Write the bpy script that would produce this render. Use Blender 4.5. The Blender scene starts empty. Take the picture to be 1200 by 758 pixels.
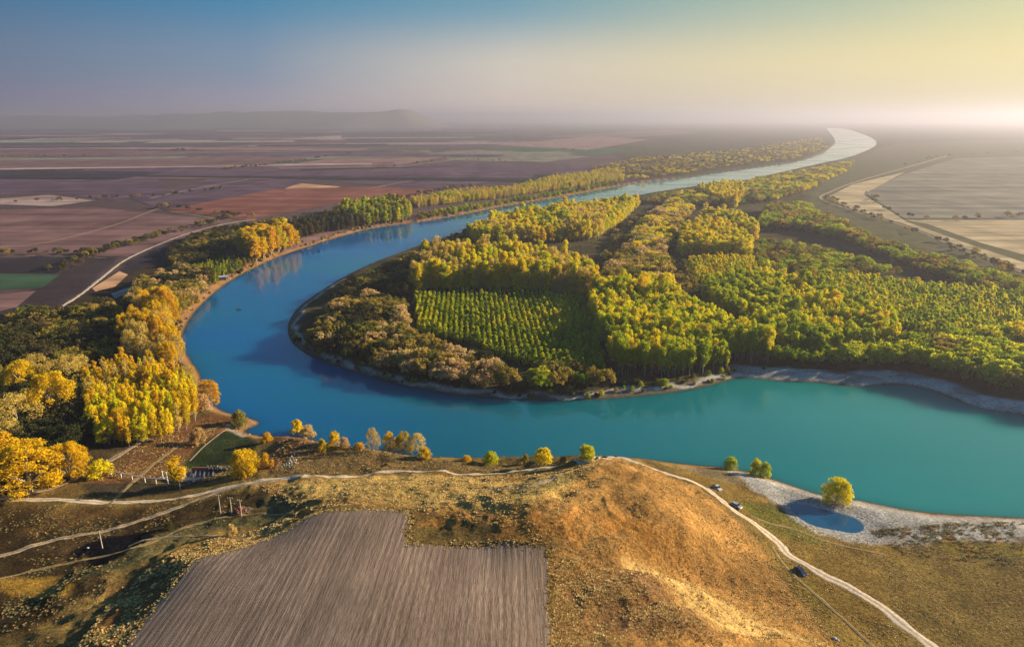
import bpy, math, random
import numpy as np
from mathutils import Vector

# ------------------------------------------------------------------ camera, sky, sun, exposure
SC = bpy.context.scene
COL = SC.collection
CAM_H, PITCH, FPX = 120.0, math.radians(16.5), 811.0
cam_data = bpy.data.cameras.new('camera')
cam_data.sensor_width = 36.0
cam_data.lens = 36.0 * FPX / 1200.0
cam_data.clip_start = 1.0
cam_data.clip_end = 60000.0
cam = bpy.data.objects.new('camera', cam_data)
COL.objects.link(cam)
cam.location = (0, 0, CAM_H)
cam.rotation_euler = (math.pi / 2 - PITCH, 0, 0)
SC.camera = cam

SUN_EL, SUN_AZ = math.radians(18.5), math.radians(74.0)     # azimuth measured from +Y towards +X
world = bpy.data.worlds.new('World')
SC.world = world
world.use_nodes = True
wt = world.node_tree
wt.nodes.clear()
w_out = wt.nodes.new('ShaderNodeOutputWorld')
w_bg = wt.nodes.new('ShaderNodeBackground')
w_sky = wt.nodes.new('ShaderNodeTexSky')
w_sky.sky_type = 'NISHITA'
w_sky.sun_disc = False
w_sky.sun_elevation = SUN_EL
w_sky.sun_rotation = SUN_AZ
w_sky.altitude = 100
w_sky.air_density = 1.0
w_sky.dust_density = 4.0
w_sky.ozone_density = 2.0
w_bg.inputs['Strength'].default_value = 0.075
w_bg.inputs['Strength'].default_value = 0.10
EXPO = 1.45
def lin(c): return tuple(((v / 255) / 12.92 if v < 10.3 else ((v / 255 + .055) / 1.055) ** 2.4) for v in c)
def w_ramp(fac, stops):
    x = wt.nodes.new('ShaderNodeValToRGB'); e = x.color_ramp.elements
    while len(e) > 1: e.remove(e[-1])
    for i, (p, c) in enumerate(stops):
        q = e[0] if i == 0 else e.new(p)
        q.position = p; q.color = (*[v / 2 ** EXPO for v in lin(c)], 1)
    wt.links.new(fac, x.inputs['Fac']); return x.outputs['Color']
def w_mix(a, b, fac):
    x = wt.nodes.new('ShaderNodeMix'); x.data_type = 'RGBA'; x.clamp_result = False
    wt.links.new(a, x.inputs[6]); wt.links.new(b, x.inputs[7])
    if isinstance(fac, float): x.inputs[0].default_value = fac
    else: wt.links.new(fac, x.inputs[0])
    return x.outputs[2]
w_tc = wt.nodes.new('ShaderNodeTexCoord').outputs['Generated']
w_dot = wt.nodes.new('ShaderNodeVectorMath'); w_dot.operation = 'DOT_PRODUCT'
w_dot.inputs[1].default_value = (math.sin(math.radians(50)), math.cos(math.radians(50)), 0)
wt.links.new(w_tc, w_dot.inputs[0])
w_sep = wt.nodes.new('ShaderNodeSeparateXYZ'); wt.links.new(w_tc, w_sep.inputs[0])
def w_lvl(z0, z1):
    x = wt.nodes.new('ShaderNodeMapRange'); x.interpolation_type = 'SMOOTHSTEP'
    x.inputs[1].default_value = z0; x.inputs[2].default_value = z1
    wt.links.new(w_sep.outputs['Z'], x.inputs[0]); return x.outputs[0]
td = w_dot.outputs['Value']
low = w_ramp(td, [(0, (112, 108, 142)), (.35, (165, 155, 174)), (.64, (224, 205, 192)), (.9, (220, 205, 166)), (1, (208, 196, 140))])
mid = w_ramp(td, [(0, (92, 114, 142)), (.35, (125, 148, 172)), (.64, (214, 205, 190)), (.9, (230, 216, 162)), (1, (232, 216, 142))])
hig = w_ramp(td, [(0, (50, 104, 146)), (.35, (60, 132, 172)), (.64, (108, 158, 178)), (.9, (172, 190, 162)), (1, (212, 213, 152))])
zen = w_ramp(td, [(0, (44, 112, 172)), (.5, (66, 142, 194)), (1, (120, 170, 190))])
w_c = w_mix(low, mid, w_lvl(0.0, .07)); w_c = w_mix(w_c, hig, w_lvl(.06, .15)); w_c = w_mix(w_c, zen, w_lvl(.16, .5))
w_scl = wt.nodes.new('ShaderNodeVectorMath'); w_scl.operation = 'SCALE'; w_scl.inputs['Scale'].default_value = 10.0
wt.links.new(w_c, w_scl.inputs[0])
w_fin = w_mix(w_sky.outputs[0], w_scl.outputs[0], 0.985)
wt.links.new(w_fin, w_bg.inputs['Color'])
wt.links.new(w_bg.outputs[0], w_out.inputs['Surface'])

sun_data = bpy.data.lights.new('sun', 'SUN')
sun_data.energy = 5.0
sun_data.angle = math.radians(0.6)
sun_data.color = (1.0, 0.82, 0.58)
sun = bpy.data.objects.new('sun', sun_data)
COL.objects.link(sun)
sd = Vector((math.sin(SUN_AZ) * math.cos(SUN_EL), math.cos(SUN_AZ) * math.cos(SUN_EL), math.sin(SUN_EL)))
sun.rotation_euler = sd.to_track_quat('Z', 'Y').to_euler()
sun.location = (300, 150, 200)

SC.view_settings.view_transform = 'Standard'
SC.view_settings.look = 'None'
SC.view_settings.gamma = 1.0
SC.view_settings.exposure = EXPO
SC.cycles.use_denoising = True
SC.cycles.max_bounces = 6
SC.cycles.diffuse_bounces = 2
SC.cycles.glossy_bounces = 2
SC.cycles.transmission_bounces = 2
SC.cycles.transparent_max_bounces = 4
SC.cycles.volume_bounces = 0
SC.cycles.use_adaptive_sampling = True
SC.cycles.adaptive_threshold = 0.02

random.seed(7)
RNG = np.random.default_rng(7)

# ------------------------------------------------------------------ numeric helpers
cp, sp = math.cos(PITCH), math.sin(PITCH)

def unproj(u, v, z=0.0):
    """Point of the plane at height z seen at photograph pixel u, v."""
    xc, yc = (u - 600.0) / FPX, (379.0 - v) / FPX
    dy, dz = cp + yc * sp, -sp + yc * cp
    t = (z - CAM_H) / dz
    return xc * t, dy * t

def sstep(a, b, x):
    t = np.clip((x - a) / (b - a), 0, 1)
    return t * t * (3 - 2 * t)

_perm = np.random.default_rng(3).random(65536)
def vnoise(x, y):
    xi, yi = np.floor(x).astype(np.int64), np.floor(y).astype(np.int64)
    fx, fy = x - xi, y - yi
    fx, fy = fx * fx * (3 - 2 * fx), fy * fy * (3 - 2 * fy)
    h = lambda a, b: _perm[((a * 73856093) ^ (b * 19349663)) & 65535]
    a, b, c, d = h(xi, yi), h(xi + 1, yi), h(xi, yi + 1), h(xi + 1, yi + 1)
    return (a * (1 - fx) + b * fx) * (1 - fy) + (c * (1 - fx) + d * fx) * fy

def fbm(x, y, n=4, g=0.5):
    s, a, t = 0.0, 1.0, 0.0
    for i in range(n):
        s = s + a * vnoise(x + 37.1 * i, y - 11.7 * i)
        t += a
        a *= g
        x, y = x * 2.03 + 0.3 * y, y * 2.03 - 0.3 * x
    return s / t

def catmull(P, n=6, closed=False):
    P = [np.array(p, float) for p in P]
    m = len(P)
    out = []
    for i in range(m if closed else m - 1):
        if closed:
            a, b, c, d = P[i - 1], P[i], P[(i + 1) % m], P[(i + 2) % m]
        else:
            a, b, c, d = P[max(i - 1, 0)], P[i], P[i + 1], P[min(i + 2, m - 1)]
        for k in range(n):
            t = k / n
            out.append(0.5 * (2 * b + (c - a) * t + (2 * a - 5 * b + 4 * c - d) * t * t + (3 * b - a - 3 * c + d) * t ** 3))
    if not closed:
        out.append(P[-1])
    return np.array(out)

def inside(poly, x, y):
    poly = np.asarray(poly)
    r = np.zeros(np.shape(x), bool)
    x0, y0 = poly.min(0); x1, y1 = poly.max(0)
    m = (x >= x0) & (x <= x1) & (y >= y0) & (y <= y1)
    xm, ym = x[m], y[m]
    rr = np.zeros(xm.shape, bool)
    n = len(poly)
    for i in range(n):
        ax, ay = poly[i]; bx, by = poly[(i + 1) % n]
        if ay == by:
            continue
        rr ^= ((ay > ym) != (by > ym)) & (xm < (bx - ax) * (ym - ay) / (by - ay) + ax)
    r[m] = rr
    return r

def dist_line(line, x, y, closed=True, lim=None):
    """Distance to a polyline."""
    line = np.asarray(line)
    best = np.full(np.shape(x), 1e9)
    n = len(line)
    for i in range(n if closed else n - 1):
        a, b = line[i], line[(i + 1) % n]
        if lim is not None:
            m = (x > min(a[0], b[0]) - lim) & (x < max(a[0], b[0]) + lim) & (y > min(a[1], b[1]) - lim) & (y < max(a[1], b[1]) + lim)
            if not m.any():
                continue
            xx, yy = x[m], y[m]
        else:
            m = slice(None); xx, yy = x, y
        d = b - a
        L = max(float(d @ d), 1e-9)
        t = np.clip(((xx - a[0]) * d[0] + (yy - a[1]) * d[1]) / L, 0, 1)
        q = np.hypot(xx - a[0] - t * d[0], yy - a[1] - t * d[1])
        best[m] = np.minimum(best[m], q)
    return best

# ------------------------------------------------------------------ mesh helpers
def new_obj(name, me, parent=None, loc=None):
    o = bpy.data.objects.new(name, me)
    COL.objects.link(o)
    if parent is not None:
        o.parent = parent
    if loc is not None:
        o.location = loc
    return o

def np_mesh(name, V, F, mats=(), mi=None, smooth=False):
    """V (n,3); F (m,4) or (m,3)."""
    V, F = np.asarray(V, np.float32), np.asarray(F, np.int32)
    me = bpy.data.meshes.new(name)
    k = F.shape[1]
    me.vertices.add(len(V)); me.vertices.foreach_set('co', V.ravel())
    me.loops.add(F.size); me.loops.foreach_set('vertex_index', F.ravel())
    me.polygons.add(len(F))
    me.polygons.foreach_set('loop_start', np.arange(0, F.size, k, dtype=np.int32))
    me.polygons.foreach_set('loop_total', np.full(len(F), k, np.int32))
    for m in mats:
        me.materials.append(m)
    if mi is not None:
        me.polygons.foreach_set('material_index', np.asarray(mi, np.int32))
    if smooth:
        me.polygons.foreach_set('use_smooth', np.ones(len(F), bool))
    me.update(calc_edges=True)
    return me

def tag(o, label=None, cat=None, group=None, kind=None):
    if label: o['label'] = label
    if cat: o['category'] = cat
    if group: o['group'] = group
    if kind: o['kind'] = kind
    return o

class MB:
    """Collects quads; build() links them as one mesh."""
    def __init__(s): s.V, s.F = [], []
    def box(s, cx, cy, cz, sx, sy, sz, rz=0.0, taper=1.0, top_shift=(0, 0)):
        b = len(s.V); c, n = math.cos(rz), math.sin(rz)
        for z, k, sh in ((-.5, 1, (0, 0)), (.5, taper, top_shift)):
            for x, y in ((-.5, -.5), (.5, -.5), (.5, .5), (-.5, .5)):
                X, Y = x * sx * k + sh[0], y * sy * k + sh[1]
                s.V.append((cx + X * c - Y * n, cy + X * n + Y * c, cz + z * sz))
        s.F += [(b, b+3, b+2, b+1), (b+4, b+5, b+6, b+7), (b, b+1, b+5, b+4), (b+1, b+2, b+6, b+5), (b+2, b+3, b+7, b+6), (b+3, b, b+4, b+7)]
        return s
    def tube(s, pts, rad, n=6):
        pts = [Vector(p) for p in pts]
        if not hasattr(rad, '__len__'): rad = [rad] * len(pts)
        b = len(s.V)
        for i, p in enumerate(pts):
            d = (pts[min(i + 1, len(pts) - 1)] - pts[max(i - 1, 0)]).normalized()
            a = d.cross(Vector((0, 0, 1)) if abs(d.z) < .9 else Vector((1, 0, 0))).normalized()
            e = d.cross(a)
            for k in range(n):
                t = 2 * math.pi * k / n
                s.V.append(tuple(p + (a * math.cos(t) + e * math.sin(t)) * rad[i]))
        for i in range(len(pts) - 1):
            for k in range(n):
                s.F.append((b + i*n + k, b + i*n + (k+1) % n, b + (i+1)*n + (k+1) % n, b + (i+1)*n + k))
        for i in (0, len(pts) - 1):
            c = len(s.V); s.V.append(tuple(pts[i]))
            for k in range(0, n, 2):
                q = (b + i*n + k, b + i*n + (k+1) % n, b + i*n + (k+2) % n, c)
                s.F.append(q if i else q[::-1])
        return s
    def prism(s, prof, x0, x1, axis='y'):
        """Extrude an (x, z) profile across y from x0 to x1; faces as quads plus fans."""
        b = len(s.V); n = len(prof)
        for yy in (x0, x1):
            for px, pz in prof: s.V.append((px, yy, pz))
        for k in range(n):
            s.F.append((b + k, b + (k+1) % n, b + n + (k+1) % n, b + n + k))
        for off in (0, n):
            k = 1
            while k < n - 1:
                s.F.append((b + off, b + off + k, b + off + k + 1, b + off + min(k + 2, n - 1) if k + 2 < n else b + off + k + 1))
                k += 2
        return s
    def build(s, name, mat, parent=None, loc=None, smooth=False):
        me = bpy.data.meshes.new(name)
        me.from_pydata(s.V, [], [tuple(dict.fromkeys(f)) for f in s.F])
        me.materials.append(mat)
        if smooth:
            for p in me.polygons: p.use_smooth = True
        me.update()
        return new_obj(name, me, parent, loc)

def empty(name, loc, rz=0.0):
    o = new_obj(name, None)
    o.empty_display_size = 0.5
    o.location = loc
    o.rotation_euler = (0, 0, rz)
    return o

# ------------------------------------------------------------------ material helpers
class NT:
    def __init__(s, name):
        s.m = bpy.data.materials.new(name); s.m.use_nodes = True
        s.t = s.m.node_tree; s.t.nodes.clear()
        s.out = s.n('ShaderNodeOutputMaterial')
    def n(s, typ, **kw):
        x = s.t.nodes.new(typ)
        for k, v in kw.items():
            if k in x.inputs.keys() if not isinstance(k, int) else True:
                pass
            setattr(x, k, v)
        return x
    def l(s, a, b): s.t.links.new(a, b)
    def noise(s, vec, scale, detail=4, rough=.55, dist=0.0):
        x = s.n('ShaderNodeTexNoise')
        x.inputs['Scale'].default_value = scale; x.inputs['Detail'].default_value = detail
        x.inputs['Roughness'].default_value = rough; x.inputs['Distortion'].default_value = dist
        if vec is not None: s.l(vec, x.inputs['Vector'])
        return x.outputs['Fac']
    def ramp(s, fac, stops, interp='LINEAR'):
        x = s.n('ShaderNodeValToRGB'); x.color_ramp.interpolation = interp
        e = x.color_ramp.elements
        while len(e) > 1: e.remove(e[-1])
        for i, (p, c) in enumerate(stops):
            q = e[0] if i == 0 else e.new(p)
            q.position = p
            q.color = (c, c, c, 1) if not hasattr(c, '__len__') else (*c[:3], 1)
        s.l(fac, x.inputs['Fac'])
        return x.outputs['Color']
    def mix(s, a, b, fac, mode='MIX'):
        x = s.n('ShaderNodeMix'); x.data_type = 'RGBA'; x.blend_type = mode
        for v, k in ((fac, 0), (a, 6), (b, 7)):
            if hasattr(v, 'is_linked') or hasattr(v, 'links'): s.l(v, x.inputs[k])
            elif k == 0: x.inputs[0].default_value = v
            else: x.inputs[k].default_value = (*v[:3], 1)
        return x.outputs[2]
    def math(s, op, a, b=None):
        x = s.n('ShaderNodeMath'); x.operation = op
        for i, v in enumerate((a, b)):
            if v is None: continue
            if hasattr(v, 'links'): s.l(v, x.inputs[i])
            else: x.inputs[i].default_value = v
        return x.outputs[0]
    def mapping(s, vec, scale=(1, 1, 1), rot=(0, 0, 0)):
        x = s.n('ShaderNodeMapping'); x.inputs['Scale'].default_value = scale; x.inputs['Rotation'].default_value = rot
        s.l(vec, x.inputs['Vector']); return x.outputs[0]
    def pos(s): return s.n('ShaderNodeNewGeometry').outputs['Position']
    def bump(s, h, dist=0.1, strength=1.0):
        x = s.n('ShaderNodeBump'); x.inputs['Distance'].default_value = dist; x.inputs['Strength'].default_value = strength
        s.l(h, x.inputs['Height']); return x.outputs[0]
    def principled(s, col, rough=.9, spec=.2, normal=None, metal=0.0):
        x = s.n('ShaderNodeBsdfPrincipled')
        if hasattr(col, 'links'): s.l(col, x.inputs['Base Color'])
        else: x.inputs['Base Color'].default_value = (*col, 1)
        if hasattr(rough, 'links'): s.l(rough, x.inputs['Roughness'])
        else: x.inputs['Roughness'].default_value = rough
        x.inputs['Specular IOR Level'].default_value = spec
        x.inputs['Metallic'].default_value = metal
        if normal is not None: s.l(normal, x.inputs['Normal'])
        s.l(x.outputs[0], s.out.inputs['Surface'])
        return x

def simple_mat(name, col, rough=.7, var=.25, scale=2.0, spec=.3, metal=0.0):
    t = NT(name)
    tc = t.n('ShaderNodeTexCoord').outputs['Object']
    f = t.noise(tc, scale, 5)
    c = t.mix([c * (1 - var) for c in col], [min(1, c * (1 + var)) for c in col], f)
    t.principled(c, rough, spec, metal=metal)
    return t.m

# ------------------------------------------------------------------ river outline (traced, laid on the water plane)
bank_west = [(968,150.3),(978,163),(972,174),(948,186),(912,193),(870,199),(800,209),(740,216),(680,227),(640,234),(590,242),(550,250),(500,259),(440,267),
             (400,277),(362,289),(330,300),(300,313),(272,328),(248,346),(229,365),(217,384),(213,402),(222,420),(233,436),(238,452),(244,468),(262,482),
             (290,489),(304,496),(288,505),(302,510),(322,512),(338,512),(360,517),(400,526),(450,533),(500,540),(545,541),(600,541),(660,541),(720,541),
             (770,541),(822,545.5),(860,549),(900,559.5),(963,580),(1000,585),(1058,596),(1109,602),(1200,607),(1400,620),(1900,660)]
bank_isle = [(1900,620),(1400,520),(1200,487),(1150,478),(1118,468),(1085,456),(1050,451),(1000,453),(955,448),(918,447),(870,443),(830,452),(800,458),
             (760,463),(700,468),(640,470),(580,467),(520,461),(460,449),(420,437),(380,424),(352,410),(340,397),(338,380),(348,362),(370,345),
             (402,325),(440,307),(480,292),(515,280),(560,268),(600,259),(650,249),(700,239),(760,227),(820,218),(870,212),(920,201),(960,192),
             (1002,182),(1027,169),(1018,160),(994,152),(980,150)]
W1 = catmull([unproj(*p) for p in bank_west], 5)
W2 = catmull([unproj(*p) for p in bank_isle], 5)
RIVER = np.vstack([W1, W2])
POND = catmull([unproj(u, v, 1.2) for u, v in [(925,592),(940,591),(957,595),(990,603),(1006,610),(1012,617),(1008,623),(996,624),(980,621),(955,616),(936,606)]], 4, closed=True)

# ------------------------------------------------------------------ terrain height from levels read off the photograph
LV = [(240,485,2.5),(285,498,1.6),(150,530,5),(100,560,6),(0,583,8),(150,588,7),(230,558,4),(200,575,6),(275,545,5),(290,525,3.5),(0,500,5),(60,450,4),(150,430,4),(230,420,2.5),
      (300,565,10),(340,545,9.5),(345,515,10),(325,525,7),(400,535,9),(450,540,10.5),(500,546,11),(380,545,9.5),(460,553,14),(560,553,15),(640,548,22),(690,540,26.5),(722,536,29),(545,545,11),(600,547,13),
      (750,548,25.5),(790,562,19),(835,580,9),(868,603,7),(900,634,6),(940,663,6),(1000,693,6),(1090,758,6),(742,538.5,12),(765,543,9),(790,547,5),(815,549,3),(850,552,2.2),(900,562,2.2),(960,584,2.2),(1000,592,2.2),(1100,612,2.2),
      (1200,640,3),(1200,758,5),(1050,680,4.5),(970,612,1.6),(930,600,2.5),(720,556,30.5),(680,575,31),(620,588,30.5),(560,575,26),(480,575,22.5),(400,570,17),(340,582,13),(312,606,12.5),
      (300,625,17),(270,640,19),(775,600,27),(820,622,20),(860,645,12),(780,640,21.5),(840,685,12),(905,705,8),(965,750,8),(690,652,25.5),(735,653,23.5),(790,663,17.5),(840,690,12.5),(745,670,26.2),(800,694,22.5),(860,726,17.5),(925,752,13),(700,700,27),(760,757,25),
      (375,600,24),(480,599,25.5),(560,640,27),(645,641,28),(228,655,22),(145,758,24),(400,700,28),(650,758,29),(400,758,30),(0,650,10),(110,628,9),(200,604,9),(60,690,12),(0,740,15),
      (100,740,19),(150,690,17),(75,683,15),(150,640,10),(250,612,11),(240,628,15),(1400,758,6),(1500,640,3),(-300,758,16),(-300,600,8),(-300,480,4),(600,960,34),(100,960,26),(1000,960,14),(1500,960,8),
      (700,620,28.5),(650,610,30.5),(-100,660,11),(-100,560,7)]
LP = np.array([(*unproj(u, v, z), z) for u, v, z in LV])
_c = 7.0
def _phi(dx, dy): return np.sqrt(dx * dx + dy * dy + _c * _c)
_A = _phi(LP[:, None, 0] - LP[None, :, 0], LP[:, None, 1] - LP[None, :, 1]) + np.eye(len(LP)) * 0.0
_A -= np.eye(len(LP)) * 0.6
_W = np.linalg.solve(_A, LP[:, 2] - 8.0)
def levels(x, y):
    s = np.full(np.shape(x), 8.0)
    for (px, py, _), w in zip(LP, _W):
        s += w * _phi(x - px, y - py)
    return s

FIELD_PX = [(372,600,24),(430,598,24.7),(482,599,25.5),(477,637,26.8),(560,639,27),(641,641,28),(648,758,29),(650,900,30),(40,900,24),(145,758,24),(180,712,23),(228,655,22),(290,643,21.5),(330,628,21.8),(350,612,22.5)]
FIELD = np.array([unproj(u, v, z) for u, v, z in FIELD_PX])

def height(x, y):
    x = np.asarray(x, float); y = np.asarray(y, float)
    R = np.hypot(x, y)
    base = np.full(x.shape, 2.6)
    m = R < 420
    lv = levels(x[m], y[m])
    xm, ym, rm = x[m], y[m], R[m]
    far = sstep(240, 285, rm - np.clip(-xm - 60, 0, 200) * 0.35)
    lv = np.clip(lv, 1.6, 40)
    infield = inside(FIELD, xm, ym)
    df = dist_line(FIELD, xm, ym, lim=12)
    rough = np.where(infield, 0.0, sstep(0.5, 8, df)) * sstep(4, 12, lv)
    rough = rough + 0.12 * (~infield)
    n1 = (fbm(xm / 22, ym / 22, 4) - .5) * 2.8
    rid = (np.abs(fbm(xm / 9 + 3, ym / 9, 3) - .5)) * -2.3
    n2 = (fbm(xm / 2.4, ym / 2.4, 3) - .5) * 0.45
    gul = sstep(560, 700, 600 + xm * 2.2) * sstep(9, 15, lv) * (sstep(260, 230, rm))
    gu = np.abs(fbm((xm * .5 - ym * .9) / 11 + 4, (xm * .9 + ym * .5) / 40, 3) - .5)
    lv = lv + rough * (n1 + rid + n2 + gul * (gu * 9 - 1.2))
    lv = lv + np.where(infield, (fbm(xm / 14, ym / 60, 2) - .5) * .35, 0)
    base[m] = lv * (1 - far) + 2.6 * far
    return base

def ground_z(x, y, riv=None):
    z = height(x, y)
    if riv is None:
        riv = river_sd(x, y)
    bank = 9.0 + 11.0 * sstep(3, 14, z)
    zl = np.minimum(z, z * sstep(-1.0, bank, riv)) 
    zl = np.where(riv > 0, np.maximum(zl, 0.05 + np.minimum(riv, 3) * .1), zl)
    zw = np.maximum(-3.0, riv * 0.25)
    z = np.where(riv >= 0, zl, zw)
    m = (np.abs(x - POND[:, 0].mean()) < 40) & (np.abs(y - POND[:, 1].mean()) < 30)
    if m.any():
        d = dist_line(POND, x[m], y[m])
        ins = inside(POND, x[m], y[m])
        d = np.where(ins, -d, d)
        zz = z[m]
        k = sstep(9, 0, d)
        zz = zz * (1 - k) + 1.25 * k
        zz = np.where(ins, 1.2 + np.maximum(d * .5, -1.0), zz)
        z[m] = zz
    return z

def river_sd(x, y):
    d = dist_line(RIVER, x, y, closed=False, lim=260)
    d = np.minimum(d, 260)
    return np.where(inside(RIVER, x, y), -d, d)

# polar sheet: about one cell per pixel as seen from the air, out to the horizon
vv = np.arange(820, 139, -1.0)
Dv = CAM_H / np.tan(PITCH + np.arctan((vv - 379) / FPX))
Dv = np.concatenate([np.arange(28, Dv[0], 0.75), Dv, [16000, 20000, 24000]])
az = np.concatenate([np.radians(np.arange(-64, -38, .4)), np.radians(np.arange(-38, 38, .068)), np.radians(np.arange(38, 64.1, .4))])
DD, AA = np.meshgrid(Dv, az, indexing='ij')
GX, GY = DD * np.tan(AA) , DD.copy()
big = DD > 16000
# beyond +-38 degrees tan() would run away: clamp sideways reach
GX = np.clip(GX, -2.1 * DD, 2.1 * DD)
gs = GX.shape
gx, gy = GX.ravel(), GY.ravel()
SDR = river_sd(gx, gy)
GZ = ground_z(gx, gy, SDR).reshape(gs)
_tan = np.tan(az)

def T(x, y):
    """Height of the ground mesh at x, y (bilinear in its own cells)."""
    x = np.asarray(x, float); y = np.asarray(y, float)
    j = np.interp(y, Dv, np.arange(len(Dv)))
    i = np.interp(x / np.maximum(y, 1e-3), _tan, np.arange(len(az)))
    j0 = np.clip(np.floor(j).astype(int), 0, len(Dv) - 2); i0 = np.clip(np.floor(i).astype(int), 0, len(az) - 2)
    fj, fi = j - j0, i - i0
    return (GZ[j0, i0] * (1 - fi) + GZ[j0, i0 + 1] * fi) * (1 - fj) + (GZ[j0 + 1, i0] * (1 - fi) + GZ[j0 + 1, i0 + 1] * fi) * fj

def hit(u, v):
    """Where the ray of photograph pixel u, v meets the ground."""
    xc, yc = (u - 600.0) / FPX, (379.0 - v) / FPX
    d = np.array([xc, cp + yc * sp, -sp + yc * cp])
    t = np.linspace(60, 1500, 5000) if v > 215 else np.linspace(600, 24000, 20000)
    P = d[None, :] * t[:, None]
    h = P[:, 2] + CAM_H - T(P[:, 0], P[:, 1])
    k = int(np.argmax(h < 0)) if (h < 0).any() else len(t) - 1
    if k:
        a, b = h[k - 1], h[k]
        f = a / (a - b) if a != b else 0
        tt = t[k - 1] + (t[k] - t[k - 1]) * f
    else:
        tt = t[0]
    x, y = d[0] * tt, d[1] * tt
    return float(x), float(y), float(T(x, y))

def poly(px): return np.array([hit(u, v)[:2] for u, v in px])

# ------------------------------------------------------------------ ground colours (what grows or lies there)
def mixc(C, w, col):
    w = w[:, None]
    return C * (1 - w) + np.array(col)[None, :] * w

def zone(px, soft=3.0, wob=5.0, scale=9.0):
    P = poly(px)
    m0 = dist_line(P, gx, gy, lim=soft + wob + 1)
    ins = inside(P, gx, gy)
    d = np.where(ins, m0, -m0)
    nz = (fbm(gx / scale + 5, gy / scale, 3) - .5) * 2 * wob
    return sstep(-soft, soft, d + nz)

n_a = fbm(gx / 40, gy / 40, 4); n_b = fbm(gx / 7 + 9, gy / 7, 4); n_c = fbm(gx / 1.6, gy / 1.6, 3)
C = np.tile(np.array([[.15, .105, .04]]), (len(gx), 1))
fore = (gy < 330)
C = mixc(C, sstep(.45, .65, n_a) * .6, (.24, .16, .055))
C = mixc(C, sstep(.55, .7, n_b) * .5, (.34, .22, .075))
# left low ground, darker turf
C = mixc(C, zone([(-200,592),(0,592),(160,592),(280,576),(330,570),(300,600),(250,612),(170,630),(120,680),(40,740),(-200,758)], 4, 6) * .92, (.045, .030, .014))
C = mixc(C, zone([(0,592),(150,594),(240,588),(230,598),(120,612),(0,632)], 3, 4) * .5 * sstep(.4, .6, n_b), (.13, .07, .025))
# golden dry grass of the hill and crest
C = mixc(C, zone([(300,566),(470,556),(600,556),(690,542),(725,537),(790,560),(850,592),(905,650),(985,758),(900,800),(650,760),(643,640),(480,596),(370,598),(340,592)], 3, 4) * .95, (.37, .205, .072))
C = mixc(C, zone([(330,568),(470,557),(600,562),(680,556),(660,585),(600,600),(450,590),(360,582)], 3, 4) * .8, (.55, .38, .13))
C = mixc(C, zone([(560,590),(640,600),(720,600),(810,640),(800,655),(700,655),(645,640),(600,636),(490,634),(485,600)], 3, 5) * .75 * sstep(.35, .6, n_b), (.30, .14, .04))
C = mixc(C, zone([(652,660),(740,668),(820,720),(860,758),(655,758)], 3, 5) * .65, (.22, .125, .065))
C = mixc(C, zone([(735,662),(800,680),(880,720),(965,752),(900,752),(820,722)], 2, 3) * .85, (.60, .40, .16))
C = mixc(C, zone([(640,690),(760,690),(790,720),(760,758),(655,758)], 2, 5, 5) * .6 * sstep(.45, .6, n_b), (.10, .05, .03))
# scrub left of the field
C = mixc(C, zone([(100,758),(140,690),(220,640),(300,620),(350,600),(380,597),(330,628),(228,653),(140,758)], 2, 4) * .85, (.17, .085, .035))
C = mixc(C, zone([(160,640),(220,625),(330,610),(360,600),(300,640),(225,652)], 2, 3) * .6, (.40, .25, .08))
C = mixc(C, zone([(0,677),(70,677),(82,686),(76,697),(0,690)], 1.5, 2) * .9, (.42, .25, .06))
C = mixc(C, zone([(170,632),(240,612),(330,598),(345,604),(240,625),(150,665),(60,690),(90,665)], 2, 4) * .6, (.10, .105, .05))
# burnt hollow
C = mixc(C, zone([(106,662),(100,650),(84,648),(102,636),(128,628),(165,622),(182,628),(160,640),(148,650),(122,662)], .8, 2.2, 4), (.006, .006, .008))
# red-brown slope beside the wood, meadow and gravel near the ruin
C = mixc(C, zone([(90,562),(150,530),(205,498),(255,484),(280,492),(262,510),(215,540),(180,560),(130,575)], 2, 3) * .85, (.19, .085, .04))
C = mixc(C, zone([(120,548),(200,508),(250,492),(240,502),(180,530),(135,556)], 1, 2.5, 5) * .6 * sstep(.4, .6, n_b), (.07, .045, .03))
C = mixc(C, zone([(212,548),(236,520),(262,505),(292,506),(300,520),(290,545),(250,546)], 1.5, 1.5) * .9, (.015, .034, .014))
C = mixc(C, zone([(90,566),(180,563),(230,562),(262,560),(200,580),(110,584)], 1.5, 2) * .8, (.045, .04, .03))
C = mixc(C, zone([(262,500),(284,490),(300,494),(308,506),(285,512)], .8, 1.2) * .9, (.36, .33, .28))
C = mixc(C, zone([(310,530),(322,512),(345,505),(385,520),(375,535),(335,535),(320,552),(300,552)], 2, 2) * .8, (.25, .115, .055))
C = mixc(C, zone([(330,545),(420,530),(560,542),(640,545),(600,552),(430,552),(320,560)], 2, 2) * .75, (.15, .10, .045))
C = mixc(C, zone([(650,552),(690,543),(712,540),(690,556),(640,575),(600,580),(625,562)], 1.5, 2) * .7, (.12, .11, .045))
C = mixc(C, zone([(300,580),(345,578),(362,592),(330,606),(305,608)], 1.5, 2) * .7, (.09, .085, .04))
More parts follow.
